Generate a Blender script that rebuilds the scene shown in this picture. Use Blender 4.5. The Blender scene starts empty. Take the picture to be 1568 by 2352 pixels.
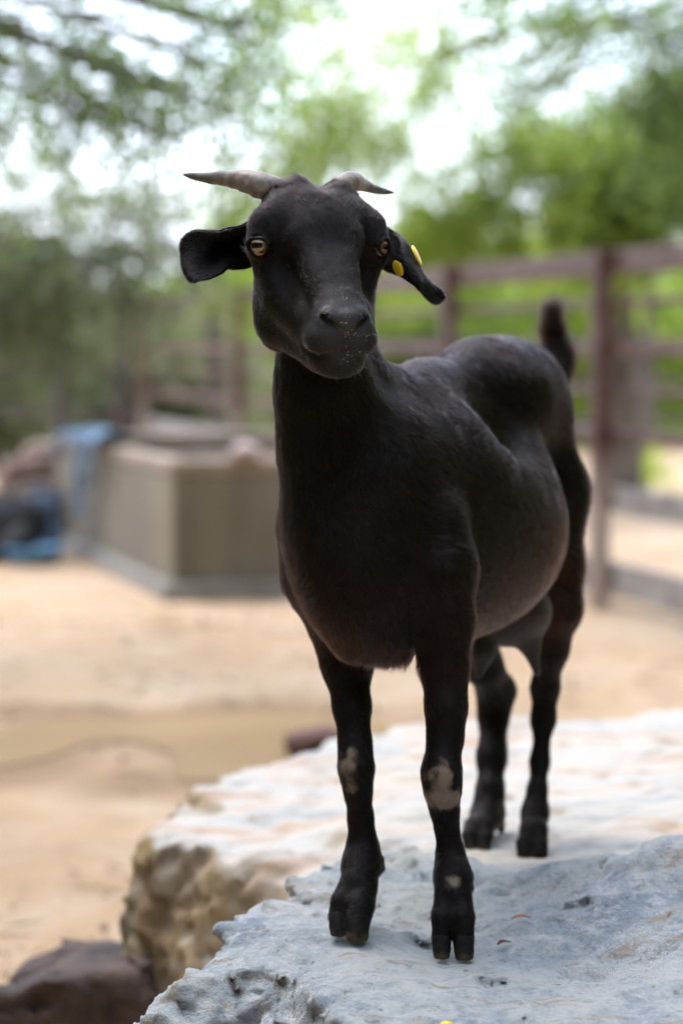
import bpy, math, random
import numpy as np
from mathutils import Vector, Matrix

random.seed(7)
rng = np.random.default_rng(7)
sc = bpy.context.scene
R = math.radians

# ------------------------------------------------------------------ camera
FOC, CAMH, PITCH = 85.0, 1.20, math.atan(376 / 2352 * 36 / 85)
FOCUS, FSTOP = 2.78, 2.9
cam_d = bpy.data.cameras.new('camera')
cam = bpy.data.objects.new('camera', cam_d)
sc.collection.objects.link(cam)
cam.location = (0, 0, CAMH)
cam.rotation_euler = (math.pi / 2 - PITCH, 0, 0)
cam_d.sensor_fit = 'VERTICAL'
cam_d.sensor_height = 36.0
cam_d.lens = FOC
cam_d.clip_start, cam_d.clip_end = 0.05, 1000
cam_d.dof.use_dof = True
cam_d.dof.focus_distance = FOCUS
cam_d.dof.aperture_fstop = FSTOP
sc.camera = cam

# ------------------------------------------------------------------ light
SUN_EL, SUN_AZ = 66.0, 318.0          # degrees; azimuth clockwise from +Y
world = bpy.data.worlds.new('World')
sc.world = world
world.use_nodes = True
wn = world.node_tree
wn.nodes.clear()
sky = wn.nodes.new('ShaderNodeTexSky')
sky.sky_type = 'NISHITA'
sky.sun_disc = False
sky.sun_elevation = R(SUN_EL)
sky.sun_rotation = R(SUN_AZ)
sky.air_density = 1.0
sky.dust_density = 2.0
cloud = wn.nodes.new('ShaderNodeMix')      # thin overcast over the blue
cloud.data_type = 'RGBA'
cloud.inputs['Factor'].default_value = 0.55
cloud.inputs[7].default_value = (8.4, 9.2, 11.4, 1)
wn.links.new(sky.outputs[0], cloud.inputs[6])
bg = wn.nodes.new('ShaderNodeBackground')
bg.inputs['Strength'].default_value = 0.15
wo = wn.nodes.new('ShaderNodeOutputWorld')
wn.links.new(cloud.outputs[2], bg.inputs[0])
wn.links.new(bg.outputs[0], wo.inputs[0])
sun_d = bpy.data.lights.new('sun', 'SUN')
sun_d.energy = 1.0
sun_d.angle = R(35)
sun_d.color = (1.0, 0.96, 0.9)
sun = bpy.data.objects.new('sun', sun_d)
sc.collection.objects.link(sun)
_az, _el = R(SUN_AZ), R(SUN_EL)
_dir = Vector((math.sin(_az) * math.cos(_el), math.cos(_az) * math.cos(_el), math.sin(_el)))
sun.rotation_euler = _dir.to_track_quat('Z', 'Y').to_euler()
sc.view_settings.view_transform = 'Standard'
sc.view_settings.look = 'None'
sc.view_settings.exposure = 1.6
sc.view_settings.gamma = 1.0
sc.render.engine = 'CYCLES'
sc.cycles.use_denoising = True
sc.cycles.max_bounces = 8
sc.cycles.transparent_max_bounces = 8
sc.cycles.caustics_reflective = sc.cycles.caustics_refractive = False
sc.cycles.sample_clamp_indirect = 6

# ------------------------------------------------------------------ helpers
SPX = 36 / FOC / 2352
_f = np.array([0, math.cos(PITCH), -math.sin(PITCH)])
_u = np.array([0, math.sin(PITCH), math.cos(PITCH)])


def W(px, py, d):
    """Where the sight line through a photo point reaches depth d (metres)."""
    return np.array([0, 0, CAMH]) + d * _f - (py - 1176) * SPX * d * _u + np.array([(px - 784) * SPX * d, 0, 0])


def G(px, py, z=0.0):
    """Where the sight line through a photo point meets height z."""
    a, b = W(px, py, 1.0), np.array([0, 0, CAMH])
    return b + (a - b) * (z - CAMH) / (a[2] - CAMH)


def tag(o, label=None, cat=None, group=None, kind=None):
    if label: o['label'] = label
    if cat: o['category'] = cat
    if group: o['group'] = group
    if kind: o['kind'] = kind
    return o


def empty(name, loc=(0, 0, 0)):
    o = bpy.data.objects.new(name, None)
    o.location = loc
    o.empty_display_size = 0.1
    sc.collection.objects.link(o)
    return o


def link(name, me, parent=None):
    o = bpy.data.objects.new(name, me)
    sc.collection.objects.link(o)
    if parent is not None:
        o.parent = parent
        if parent.parent is None: o.matrix_parent_inverse = Matrix.Translation(-Vector(parent.location))
    return o


def mesh_obj(name, verts, faces, mat=None, parent=None, smooth=True, mats=None, midx=None):
    me = bpy.data.meshes.new(name)
    verts = np.asarray(verts, dtype=np.float32)
    if isinstance(faces, np.ndarray):
        n, k = faces.shape
        me.vertices.add(len(verts)); me.vertices.foreach_set('co', verts.ravel())
        me.loops.add(n * k); me.loops.foreach_set('vertex_index', faces.astype(np.int32).ravel())
        me.polygons.add(n)
        me.polygons.foreach_set('loop_start', np.arange(0, n * k, k, dtype=np.int32))
        me.polygons.foreach_set('loop_total', np.full(n, k, dtype=np.int32))
        me.update(calc_edges=True)
        me.validate()
    else:
        me.from_pydata([tuple(map(float, v)) for v in verts], [], [tuple(int(i) for i in f) for f in faces])
    if smooth:
        me.polygons.foreach_set('use_smooth', np.ones(len(me.polygons), dtype=bool))
    for m in (mats or ([mat] if mat else [])):
        me.materials.append(m)
    if midx is not None:
        me.polygons.foreach_set('material_index', np.asarray(midx, dtype=np.int32))
    me.update()
    return link(name, me, parent)


def vcol(o, name, cols):
    a = o.data.color_attributes.new(name, 'FLOAT_COLOR', 'POINT')
    c = np.ones((len(o.data.vertices), 4), dtype=np.float32)
    c[:, :3] = cols
    a.data.foreach_set('color', c.ravel())


# ---- noise in numpy
_perm = rng.permutation(256).astype(np.int64)
_perm = np.concatenate([_perm, _perm])
_vals = rng.random(512).astype(np.float32) * 2 - 1


def noise(p, s=1.0, seed=0):
    p = np.asarray(p) * s + seed * 17.31
    i = np.floor(p).astype(np.int64)
    f = (p - i)
    f = f * f * f * (f * (f * 6 - 15) + 10)
    i &= 255
    out = 0
    for dx in (0, 1):
        wx = f[..., 0] if dx else 1 - f[..., 0]
        hx = _perm[(i[..., 0] + dx) & 255]
        for dy in (0, 1):
            wy = f[..., 1] if dy else 1 - f[..., 1]
            hy = _perm[(hx + i[..., 1] + dy) & 255]
            for dz in (0, 1):
                wz = f[..., 2] if dz else 1 - f[..., 2]
                out = out + wx * wy * wz * _vals[_perm[(hy + i[..., 2] + dz) & 255]]
    return out


def fbm(p, s, octv=4, seed=0, gain=0.5):
    a, t = 1.0, 0
    for k in range(octv):
        t = t + a * noise(p, s * 2 ** k, seed + k)
        a *= gain
    return t


def facets(p, s, seed=0):
    """chipped stone: every cell of a broken mosaic is a plane tilted its own way"""
    q = np.stack([p[:, 0] + 0.6 * p[:, 2], p[:, 1] + 0.8 * p[:, 2]], 1) * s
    q = q + 0.45 * np.stack([noise(np.concatenate([q, q[:, :1] * 0], 1), 0.9, seed + 3), noise(np.concatenate([q, q[:, :1] * 0], 1), 0.9, seed + 4)], 1)
    i = np.floor(q).astype(np.int64)
    best = np.full(len(q), 1e9); out = np.zeros(len(q))
    for dx in (-1, 0, 1):
        for dy in (-1, 0, 1):
            c = i + [dx, dy]
            h = _perm[(_perm[(c[:, 0] + seed * 31) & 255] + c[:, 1]) & 255]
            r1, r2, r3, r4, r5 = (_vals[_perm[(h + m) & 255]] for m in (1, 57, 113, 171, 219))
            o = q - (c + 0.5 + 0.45 * np.stack([r1, r2], 1))
            d = (o * o).sum(1)
            v = o[:, 0] * r3 + o[:, 1] * r4 + 0.35 * r5
            out = np.where(d < best, v, out); best = np.minimum(best, d)
    return out


# ---- signed distance shapes
def cap(a, b, ra, rb):
    a, b = np.asarray(a, float), np.asarray(b, float)
    ba = b - a
    L2 = max(ba @ ba, 1e-9)

    def f(p):
        t = np.clip(((p - a) @ ba) / L2, 0, 1)
        return np.linalg.norm(p - a - t[:, None] * ba, axis=1) - (ra + (rb - ra) * t)
    return f


def ell(c, rad, axes=None):
    c, rad = np.asarray(c, float), np.asarray(rad, float)
    A = np.eye(3) if axes is None else np.asarray(axes, float)     # rows = axes

    def f(p):
        q = (p - c) @ A.T
        k0 = np.linalg.norm(q / rad, axis=1)
        k1 = np.linalg.norm(q / rad ** 2, axis=1) + 1e-9
        return np.where(k0 > 1.0, k0 * (k0 - 1) / k1, (k0 - 1) * rad.min())
    return f


def smin(a, b, k):
    if k <= 0: return np.minimum(a, b)
    h = np.clip(k - np.abs(a - b), 0, None) / k
    return np.minimum(a, b) - h * h * h * k / 6


def smax(a, b, k):
    return -smin(-a, -b, k)


class Field:
    """ordered list of (shape, k, op); far shapes are skipped block by block"""
    def __init__(s): s.items = []
    def add(s, f, k=0.02, op='+'): s.items.append((f, k, op)); return s
    def chain(s, pts, k=0.02):
        for (a, ra), (b, rb) in zip(pts[:-1], pts[1:]):
            s.add(cap(a, b, ra, rb), k)
        return s

    def __call__(s, p, cull=0.0):
        d = np.full(len(p), 1.0)
        for f, k, op in s.items:
            e = f(p)
            if op == '+': d = smin(d, e, k)
            elif op == '-': d = smax(d, -e, k)
            else: d = f.mod(p, d) if hasattr(f, 'mod') else d
        return d

    def blocks(s, C, P, diag):
        """C block centres (n,3); P (n,m,3) points -> values (n,m)"""
        n, m = P.shape[:2]
        dC = s(C)
        D = np.full((n, m), 1.0)
        for f, k, op in s.items:
            e = f(C)
            sel = np.nonzero(e < np.maximum(dC, 0) + k + 2.2 * diag if op == '+' else e < k + 2.2 * diag)[0]
            if not len(sel): continue
            v = f(P[sel].reshape(-1, 3)).reshape(len(sel), m)
            D[sel] = smin(D[sel], v, k) if op == '+' else smax(D[sel], -v, k)
        return D


def polygonise(F, lo, hi, h, B=8):
    """surface nets on a sparse set of blocks"""
    lo = np.asarray(lo, float)
    nb = np.ceil((np.asarray(hi) - lo) / (h * B)).astype(int)
    ii = np.stack(np.meshgrid(*[np.arange(k) for k in nb], indexing='ij'), -1).reshape(-1, 3)
    C = lo + (ii + 0.5) * B * h
    diag = B * h * math.sqrt(3) / 2
    dc = np.concatenate([F(C[k:k + 200000]) for k in range(0, len(C), 200000)])
    V = np.repeat(np.repeat(np.repeat(np.where(dc < 0, -1.0, 1.0).astype(np.float32).reshape(nb), B, 0), B, 1), B, 2)
    act = np.nonzero(np.abs(dc) < diag * 1.9 + 0.012)[0]
    loc = np.stack(np.meshgrid(*[np.arange(B)] * 3, indexing='ij'), -1).reshape(-1, 3)
    for k in range(0, len(act), 1500):
        a = act[k:k + 1500]
        P = lo + (ii[a][:, None, :] * B + loc[None]) * h
        D = F.blocks(C[a], P, diag) if hasattr(F, 'blocks') else F(P.reshape(-1, 3)).reshape(len(a), -1)
        g = ii[a][:, None, :] * B + loc[None]
        V[g[..., 0], g[..., 1], g[..., 2]] = D
    S = V < 0
    N = S.shape
    cnt = np.zeros([k - 1 for k in N], np.int8)
    for o in np.ndindex(2, 2, 2):
        cnt += S[o[0]:N[0] - 1 + o[0], o[1]:N[1] - 1 + o[1], o[2]:N[2] - 1 + o[2]]
    cell = np.argwhere((cnt > 0) & (cnt < 8))
    idx = np.full(cnt.shape, -1, np.int32)
    idx[tuple(cell.T)] = np.arange(len(cell))
    acc = np.zeros((len(cell), 3)); num = np.zeros(len(cell))
    corners = list(np.ndindex(2, 2, 2))
    val = {o: V[tuple((cell + np.array(o)).T)] for o in corners}
    for o in corners:
        for ax in range(3):
            if o[ax]: continue
            q = list(o); q[ax] = 1; q = tuple(q)
            a, b = val[o], val[q]
            cr = (a < 0) != (b < 0)
            t = np.where(cr, a / np.where(np.abs(a - b) < 1e-9, 1, a - b), 0)
            pt = np.tile(np.array(o, float), (len(cell), 1)); pt[:, ax] = t
            acc += np.where(cr[:, None], pt, 0); num += cr
    verts = lo + (cell + acc / num[:, None]) * h
    faces = []
    for ax in range(3):
        b, c = (ax + 1) % 3, (ax + 2) % 3
        sl0 = [slice(None)] * 3; sl1 = [slice(None)] * 3
        sl0[ax] = slice(0, N[ax] - 1); sl1[ax] = slice(1, N[ax])
        for flip in (0, 1):
            A_, B_ = S[tuple(sl0)], S[tuple(sl1)]
            e = np.argwhere((A_ & ~B_) if flip == 0 else (~A_ & B_))
            e = e[(e[:, b] > 0) & (e[:, c] > 0) & (e[:, b] < N[b] - 1) & (e[:, c] < N[c] - 1)]
            def at(ob, oc):
                q = e.copy(); q[:, b] -= ob; q[:, c] -= oc
                return idx[tuple(q.T)]
            q = np.stack([at(0, 0), at(1, 0), at(1, 1), at(0, 1)], 1)
            if flip: q = q[:, ::-1]
            faces.append(q)
    faces = np.concatenate(faces)
    faces = faces[(faces >= 0).all(1)]
    return verts, faces


def grad(F, p, e=0.002):
    g = np.stack([F(p + np.eye(3)[k] * e) - F(p - np.eye(3)[k] * e) for k in range(3)], 1)
    return g / (np.linalg.norm(g, axis=1, keepdims=True) + 1e-9)


# ---- materials
class NT:
    def __init__(s, name):
        s.m = bpy.data.materials.new(name)
        s.m.use_nodes = True
        s.t = s.m.node_tree
        s.t.nodes.clear()
        s.out = s.t.nodes.new('ShaderNodeOutputMaterial')
    def n(s, typ, **kw):
        nd = s.t.nodes.new(typ)
        for k, v in kw.items():
            if k.startswith('_'): setattr(nd, k[1:], v)
            else:
                key = k.replace('__', ' ')
                key = int(key[1:]) if key[0] == 'i' and key[1:].isdigit() else key
                inp = nd.inputs[key]
                if hasattr(v, 'links') or isinstance(v, bpy.types.NodeSocket): s.t.links.new(v, inp)
                else: inp.default_value = v
        return nd
    def l(s, a, b): s.t.links.new(a, b)
    def coord(s, scale=None):
        tc = s.n('ShaderNodeTexCoord')
        return tc.outputs['Object']
    def noise(s, vec, scale, detail=6, rough=0.55, dist=0.0):
        return s.n('ShaderNodeTexNoise', Vector=vec, Scale=scale, Detail=detail, Roughness=rough, Distortion=dist).outputs['Fac']
    def ramp(s, fac, stops):
        r = s.n('ShaderNodeValToRGB', Fac=fac)
        el = r.color_ramp.elements
        while len(el) > 1: el.remove(el[0])
        el[0].position, el[0].color = stops[0][0], tuple(stops[0][1]) + (1,) if len(stops[0][1]) == 3 else stops[0][1]
        for p, c in stops[1:]:
            e = el.new(p); e.color = tuple(c) + (1,)
        return r.outputs['Color']
    def mix(s, fac, a, b, blend='MIX'):
        m = s.n('ShaderNodeMix', _data_type='RGBA', _blend_type=blend)
        for i, v in ((0, fac), (6, a), (7, b)):
            if isinstance(v, bpy.types.NodeSocket): s.l(v, m.inputs[i])
            else: m.inputs[i].default_value = v if i == 0 or len(v) == 4 else tuple(v) + (1,)
        return m.outputs[2]
    def bump(s, h, strength, dist=0.01):
        return s.n('ShaderNodeBump', Height=h, Strength=strength, Distance=dist).outputs['Normal']
    def bsdf(s, col, rough=0.7, normal=None, spec=0.4, **kw):
        b = s.n('ShaderNodeBsdfPrincipled')
        for k, v in (('Base Color', col), ('Roughness', rough), ('Specular IOR Level', spec)):
            if isinstance(v, bpy.types.NodeSocket): s.l(v, b.inputs[k])
            else: b.inputs[k].default_value = (tuple(v) + (1,)) if k == 'Base Color' and len(v) == 3 else v
        if normal is not None: s.l(normal, b.inputs['Normal'])
        for k, v in kw.items():
            b.inputs[k.replace('__', ' ')].default_value = v
        s.l(b.outputs[0], s.out.inputs[0])
        return b


def simple(name, c1, c2, scale=8, rough=0.75, bumpst=0.3, bscale=40, spec=0.35, lo=0.35, hi=0.65):
    m = NT(name)
    v = m.coord()
    c = m.ramp(m.noise(v, scale), [(lo, c1), (hi, c2)])
    m.bsdf(c, rough, m.bump(m.noise(v, bscale), bumpst), spec)
    return m.m


def attr_mat(name, rough=0.8, spec=0.3, bumpst=0.4, bscale=60, attr='tint', speck=None, bdist=0.01):
    m = NT(name)
    v = m.coord()
    a = m.n('ShaderNodeAttribute', _attribute_name=attr)
    c = a.outputs['Color']
    if speck: c = speck(m, v, c)
    h = m.noise(v, bscale, 8, 0.65)
    m.bsdf(c, rough, m.bump(h, bumpst, bdist), spec)
    return m.m


# ------------------------------------------------------------------ ground
def sheet(name, pts, mat, z=0.004, rad_noise=0.0):
    """flat irregular sheet on the ground from an outline of ground points"""
    pts = np.array(pts)[:, :2]
    out = []
    for a, b in zip(pts, np.roll(pts, -1, 0)):
        for t in np.linspace(0, 1, 8, endpoint=False):
            out.append(a + (b - a) * t)
    out = np.array(out)
    for _ in range(6):
        out = 0.25 * np.roll(out, 1, 0) + 0.5 * out + 0.25 * np.roll(out, -1, 0)
    v = [(x, y, z) for x, y in out]
    return mesh_obj(name, v, [list(range(len(v)))], mat, smooth=False)


# ------------------------------------------------------------------ rocks
def sd_poly(pts):
    pts = np.array(pts)[:, :2]

    def f(p):
        q = p[:, :2]
        d = np.full(len(q), 1e9); s = np.ones(len(q))
        for a, b in zip(pts, np.roll(pts, 1, 0)):
            e, w = b - a, q - a
            t = np.clip((w @ e) / (e @ e), 0, 1)
            r = w - t[:, None] * e
            d = np.minimum(d, (r * r).sum(1))
            c1 = q[:, 1] >= a[1]; c2 = q[:, 1] < b[1]; c3 = e[0] * w[:, 1] > e[1] * w[:, 0]
            allc = (c1 & c2 & c3) | (~c1 & ~c2 & ~c3)
            s = np.where(allc, -s, s)
        return s * np.sqrt(d)
    return f


PUDDLE = [G(-260, 1700), G(0, 1683), G(140, 1650), G(350, 1656), G(600, 1634), G(760, 1650), G(900, 1660), G(860, 1730),
          G(700, 1745), G(560, 1790), G(400, 1800), G(410, 1732), G(300, 1700), G(190, 1710), G(100, 1748), G(0, 1764), G(-260, 1790)]


def make_ground():
    xs = np.concatenate([[-400, -150, -60, -25, -12], np.linspace(-5, 5, 220), [12, 25, 60, 150, 400]])
    ys = np.concatenate([[-200, -60, -15], np.linspace(-1, 16, 330), np.linspace(17, 45, 40), [70, 120, 250, 600]])
    X, Y = np.meshgrid(xs, ys, indexing='ij')
    P = np.stack([X, Y, 0 * X], -1).reshape(-1, 3)
    pud = np.minimum(1, 2.2 * np.exp(-((P[:, 0] + 0.6) / 1.3) ** 2 - ((P[:, 1] - 7.1) / 0.9) ** 2))
    near = (1 - pud) * np.exp(-((P[:, 1] - 6) / 9) ** 2) * np.exp(-(P[:, 0] / 8) ** 2)
    P[:, 2] = (fbm(P, 1.3, 3, 3) * 0.018 + 0.012 * fbm(P, 6.0, 2, 4) - 0.012) * near - 0.002
    n, m = X.shape
    i = np.arange(n * m).reshape(n, m)
    F = np.stack([i[:-1, :-1], i[1:, :-1], i[1:, 1:], i[:-1, 1:]], -1).reshape(-1, 4)
    mt = NT('sand_soil')
    v = mt.coord()
    c = mt.ramp(mt.noise(v, 0.55, 5, 0.6), [(0.3, (0.29, 0.195, 0.115)), (0.5, (0.41, 0.28, 0.17)), (0.72, (0.46, 0.35, 0.25))])
    c = mt.mix(mt.ramp(mt.noise(v, 3.0, 6, 0.65, 0.6), [(0.45, (0, 0, 0)), (0.7, (0.65, 0.65, 0.65))]), c, (0.455, 0.365, 0.275))
    c = mt.mix(mt.ramp(mt.noise(v, 4.0, 7, 0.72), [(0.54, (0, 0, 0)), (0.70, (0.6, 0.6, 0.6))]), c, (0.27, 0.18, 0.11))
    c = mt.mix(mt.ramp(mt.noise(v, 22.0, 5, 0.7), [(0.60, (0, 0, 0)), (0.72, (0.55, 0.55, 0.55))]), c, (0.20, 0.135, 0.085))
    h = mt.noise(v, 30, 8, 0.7)
    wet = np.clip(1 - sd_poly(PUDDLE)(P) / 0.45 + 0.7 * fbm(P, 2.2, 3, 14), 0, 1)
    wet[np.abs(P[:, 1] - 7) > 4] = 0
    at = mt.n('ShaderNodeAttribute', _attribute_name='wet')
    c = mt.mix(at.outputs['Fac'], c, mt.mix(0.75, c, (0.20, 0.125, 0.065)))
    mt.bsdf(c, 0.9, mt.bump(h, 0.6, 0.025), 0.15)
    o = mesh_obj('ground', P, F, mt.m)
    o.data.attributes.new('wet', 'FLOAT', 'POINT').data.foreach_set('value', wet.astype(np.float32))
    tag(o, kind='structure')


make_ground()
pm = NT('muddy_water')
_v = pm.coord()
pm.bsdf(pm.ramp(pm.noise(_v, 1.2, 4), [(0.35, (0.20, 0.125, 0.05)), (0.7, (0.27, 0.175, 0.08))]), 0.4,
        pm.bump(pm.noise(_v, 5, 3), 0.2), 0.03)
tag(sheet('puddle', PUDDLE, pm.m, 0.003), kind='structure')

def rock_field(foot, ctrl, calm, slope=0.35, amp=0.03, sc_=6.0, seed=0, edge=0.03, fine=0.006):
    """foot: outline at the top; ctrl: surface points; calm: points the noise leaves alone"""
    fp = sd_poly(foot)
    ctrl = np.array(ctrl); calm = np.array(calm).reshape(-1, 3)

    def f(p):
        d2 = ((p[:, None, :2] - ctrl[None, :, :2]) ** 2).sum(2)
        w = 1 / (d2 + 0.0012) ** 1.7
        h = (w * ctrl[None, :, 2]).sum(1) / w.sum(1)
        amp_ = np.ones(len(p))
        for c in calm:
            amp_ *= 1 - 0.93 * np.exp(-((p[:, :2] - c[:2]) ** 2).sum(1) / 0.045 ** 2)
        n1 = fbm(p, sc_, 3, seed)
        ridged = 1 - 2 * np.abs(noise(p, sc_ * 2.3, seed + 9))
        n2 = noise(p, sc_ * 8, seed + 5)
        n3 = noise(p, sc_ * 17, seed + 6)
        disp = (amp * 0.8 * n1 + amp * 0.15 * ridged + amp * 0.95 * facets(p, sc_ * 1.5, seed + 1) + amp * 0.5 * facets(p, sc_ * 4.2, seed + 2) + fine * n2 + fine * 0.6 * n3) * amp_
        top = p[:, 2] - h - disp * 0.75
        side = fp(p) + 0.012 + np.minimum(p[:, 2] - 0.45, 0) * slope - disp * 1.3
        return smax(top, side, edge) * 0.72
    return f


HOOF_RF, HOOF_LF = W(1040, 2193, 2.955), W(802, 2140, 3.0)       # goat's left / right front foot
HOOF_LH, HOOF_RH = W(1222, 1962, 3.50), W(1105, 1940, 3.57)      # goat's left / right hind foot

mm = NT('pale_blue_limestone')
_v = mm.coord()
c = mm.ramp(mm.noise(_v, 4.5, 10, 0.74), [(0.36, (0.354, 0.425, 0.507)), (0.47, (0.555, 0.614, 0.661)), (0.56, (0.755, 0.767, 0.767)), (0.70, (0.820, 0.802, 0.767))])
c = mm.mix(mm.ramp(mm.noise(_v, 38, 6, 0.75), [(0.46, (0, 0, 0)), (0.60, (0.8, 0.8, 0.8))]), c, (0.820, 0.820, 0.814))
c = mm.mix(mm.ramp(mm.noise(_v, 24, 8, 0.8), [(0.55, (0, 0, 0)), (0.66, (0.8, 0.8, 0.8))]), c, (0.319, 0.378, 0.448))
c = mm.mix(mm.ramp(mm.noise(_v, 75, 4, 0.7), [(0.60, (0, 0, 0)), (0.70, (0.75, 0.75, 0.75))]), c, (0.17, 0.165, 0.16))
_st = mm.n('ShaderNodeMapping', Vector=_v, Scale=(5, 22, 12), Rotation=(0, 0, 0.5)).outputs[0]
c = mm.mix(mm.ramp(mm.noise(_st, 1.0, 6, 0.7), [(0.57, (0, 0, 0)), (0.66, (0.75, 0.75, 0.75))]), c, (0.50, 0.37, 0.25))
c = mm.mix(mm.ramp(mm.noise(_v, 34, 3, 0.5), [(0.71, (0, 0, 0)), (0.76, (0.8, 0.8, 0.8))]), c, (0.30, 0.13, 0.05))
_a = mm.n('ShaderNodeAttribute', _attribute_name='tint')
c = mm.mix(_a.outputs['Alpha'], c, _a.outputs['Color'])
h = mm.n('ShaderNodeMath', _operation='ADD', i0=mm.noise(_v, 40, 10, 0.75), i1=mm.noise(_v, 150, 6, 0.75)).outputs[0]
mm.bsdf(c, 0.8, mm.bump(h, 1.0, 0.016), 0.35)
ROCKA = mm.m

m2 = NT('pink_veined_limestone')
_v = m2.coord()
_st = m2.n('ShaderNodeMapping', Vector=_v, Scale=(1.6, 7, 3), Rotation=(0, 0, -0.25)).outputs[0]
c = m2.ramp(m2.noise(_st, 1.6, 6, 0.6, 0.6), [(0.3, (0.245, 0.25, 0.255)), (0.45, (0.40, 0.385, 0.36)), (0.54, (0.43, 0.385, 0.335)), (0.62, (0.39, 0.275, 0.20)), (0.74, (0.40, 0.36, 0.315))])
c = m2.mix(m2.ramp(m2.noise(_v, 9, 6, 0.7), [(0.52, (0, 0, 0)), (0.72, (0.55, 0.55, 0.55))]), c, (0.20, 0.175, 0.155))
_a = m2.n('ShaderNodeAttribute', _attribute_name='tint')
c = m2.mix(_a.outputs['Alpha'], c, _a.outputs['Color'])
h = m2.noise(_v, 22, 9, 0.68)
m2.bsdf(c, 0.8, m2.bump(h, 0.6, 0.014), 0.3)
ROCKB = m2.m


def tint_rgba(o, col, alpha):
    a = o.data.color_attributes.new('tint', 'FLOAT_COLOR', 'POINT')
    c = np.ones((len(o.data.vertices), 4), dtype=np.float32)
    c[:, :3] = col; c[:, 3] = alpha
    a.data.foreach_set('color', c.ravel())


def normals(o):
    n = np.zeros(len(o.data.vertices) * 3, dtype=np.float32)
    o.data.vertices.foreach_get('normal', n)
    return n.reshape(-1, 3)


def make_rock(name, label, foot, ctrl, calm, h, mat, lo, hi, brown, **kw):
    F = rock_field(foot, ctrl, calm, **kw)
    v, f = polygonise(F, lo, hi, h)
    o = mesh_obj(name, v, f, mat)
    nz = normals(o)
    tint_rgba(o, *brown(v, nz))
    tag(o, label, 'rock')
    return v[nz[:, 2] > 0.5]


def brown_a(v, n):
    k = np.clip((0.62 - n[:, 2]) / 0.3, 0, 1) * np.clip(0.75 + fbm(v, 14, 3, 4), 0, 1) * np.clip((3.0 - v[:, 1]) / 0.1, 0, 1) * np.clip((0.05 - v[:, 0]) / 0.1, 0, 1)
    t = np.clip(0.5 + fbm(v, 18, 3, 8), 0, 1)[:, None]
    return np.array([0.15, 0.125, 0.10]) * (1 - t) + np.array([0.32, 0.29, 0.26]) * t, k * 0.85


ROCK_TOP = make_rock('boulder', 'pale blue grey limestone boulder under the front hooves of the standing black goat',
          [W(382, 2236, 2.88), W(500, 2150, 3.02), W(590, 2090, 3.13), W(740, 1992, 3.36), W(850, 1965, 3.42), W(960, 1952, 3.44),
           W(1080, 1932, 3.47), W(1200, 1965, 3.40), W(1350, 1985, 3.34), W(1450, 1962, 3.24), W(1568, 1902, 3.16), W(2050, 1850, 3.16), W(2150, 2300, 2.6),
           W(2150, 2600, 2.2), W(900, 2700, 2.2), W(830, 2450, 2.5), W(765, 2352, 2.63), W(690, 2285, 2.76), W(600, 2234, 2.86), W(480, 2250, 2.85), W(395, 2250, 2.84)],
          [W(330, 2295, 2.76), W(400, 2232, 2.9), W(590, 2092, 3.13), W(740, 1995, 3.36), W(960, 1955, 3.44), W(1080, 1935, 3.46),
           W(1200, 1968, 3.40), W(1350, 1990, 3.32), W(1450, 1966, 3.22), W(1568, 1907, 3.13), W(1568, 2080, 2.98), W(1850, 1870, 3.12), HOOF_RF, HOOF_LF, W(1200, 2100, 3.1), W(1300, 2250, 2.85),
           W(600, 2232, 2.82), W(760, 2330, 2.64), W(1000, 2352, 2.62), W(1400, 2352, 2.62), W(1800, 2300, 2.62), W(1300, 2600, 2.25),
           W(440, 2352, 2.68), W(560, 2420, 2.56), W(800, 2600, 2.35)],
          [HOOF_RF, HOOF_LF, HOOF_RF + [0.02, -0.03, 0], HOOF_LF + [0.02, -0.03, 0]], 0.0062, ROCKA,
          (-0.62, 2.05, -0.03), (1.05, 3.75, 0.66), brown_a, slope=0.60, amp=0.0145, sc_=5.5, seed=2, edge=0.03, fine=0.0055)


def brown_b(v, n):
    left = np.clip((-0.05 - v[:, 0]) / 0.25, 0, 1)
    k = np.clip((0.80 - n[:, 2] + 0.25 * fbm(v, 7, 3, 3)) / 0.15, 0, 1)
    t = np.clip(0.5 + 0.9 * fbm(v, 9, 4, 8), 0, 1)[:, None]
    u = np.clip(fbm(v, 16, 3, 21) * 1.5 - 0.45, 0, 1)[:, None]
    col = np.array([0.13, 0.085, 0.046]) * (1 - t) + np.array([0.36, 0.255, 0.14]) * t
    col = col * (1 - u) + np.array([0.34, 0.28, 0.22]) * u
    return col, np.clip(k * 1.6, 0, 1) * (0.55 + 0.45 * left)


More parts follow.
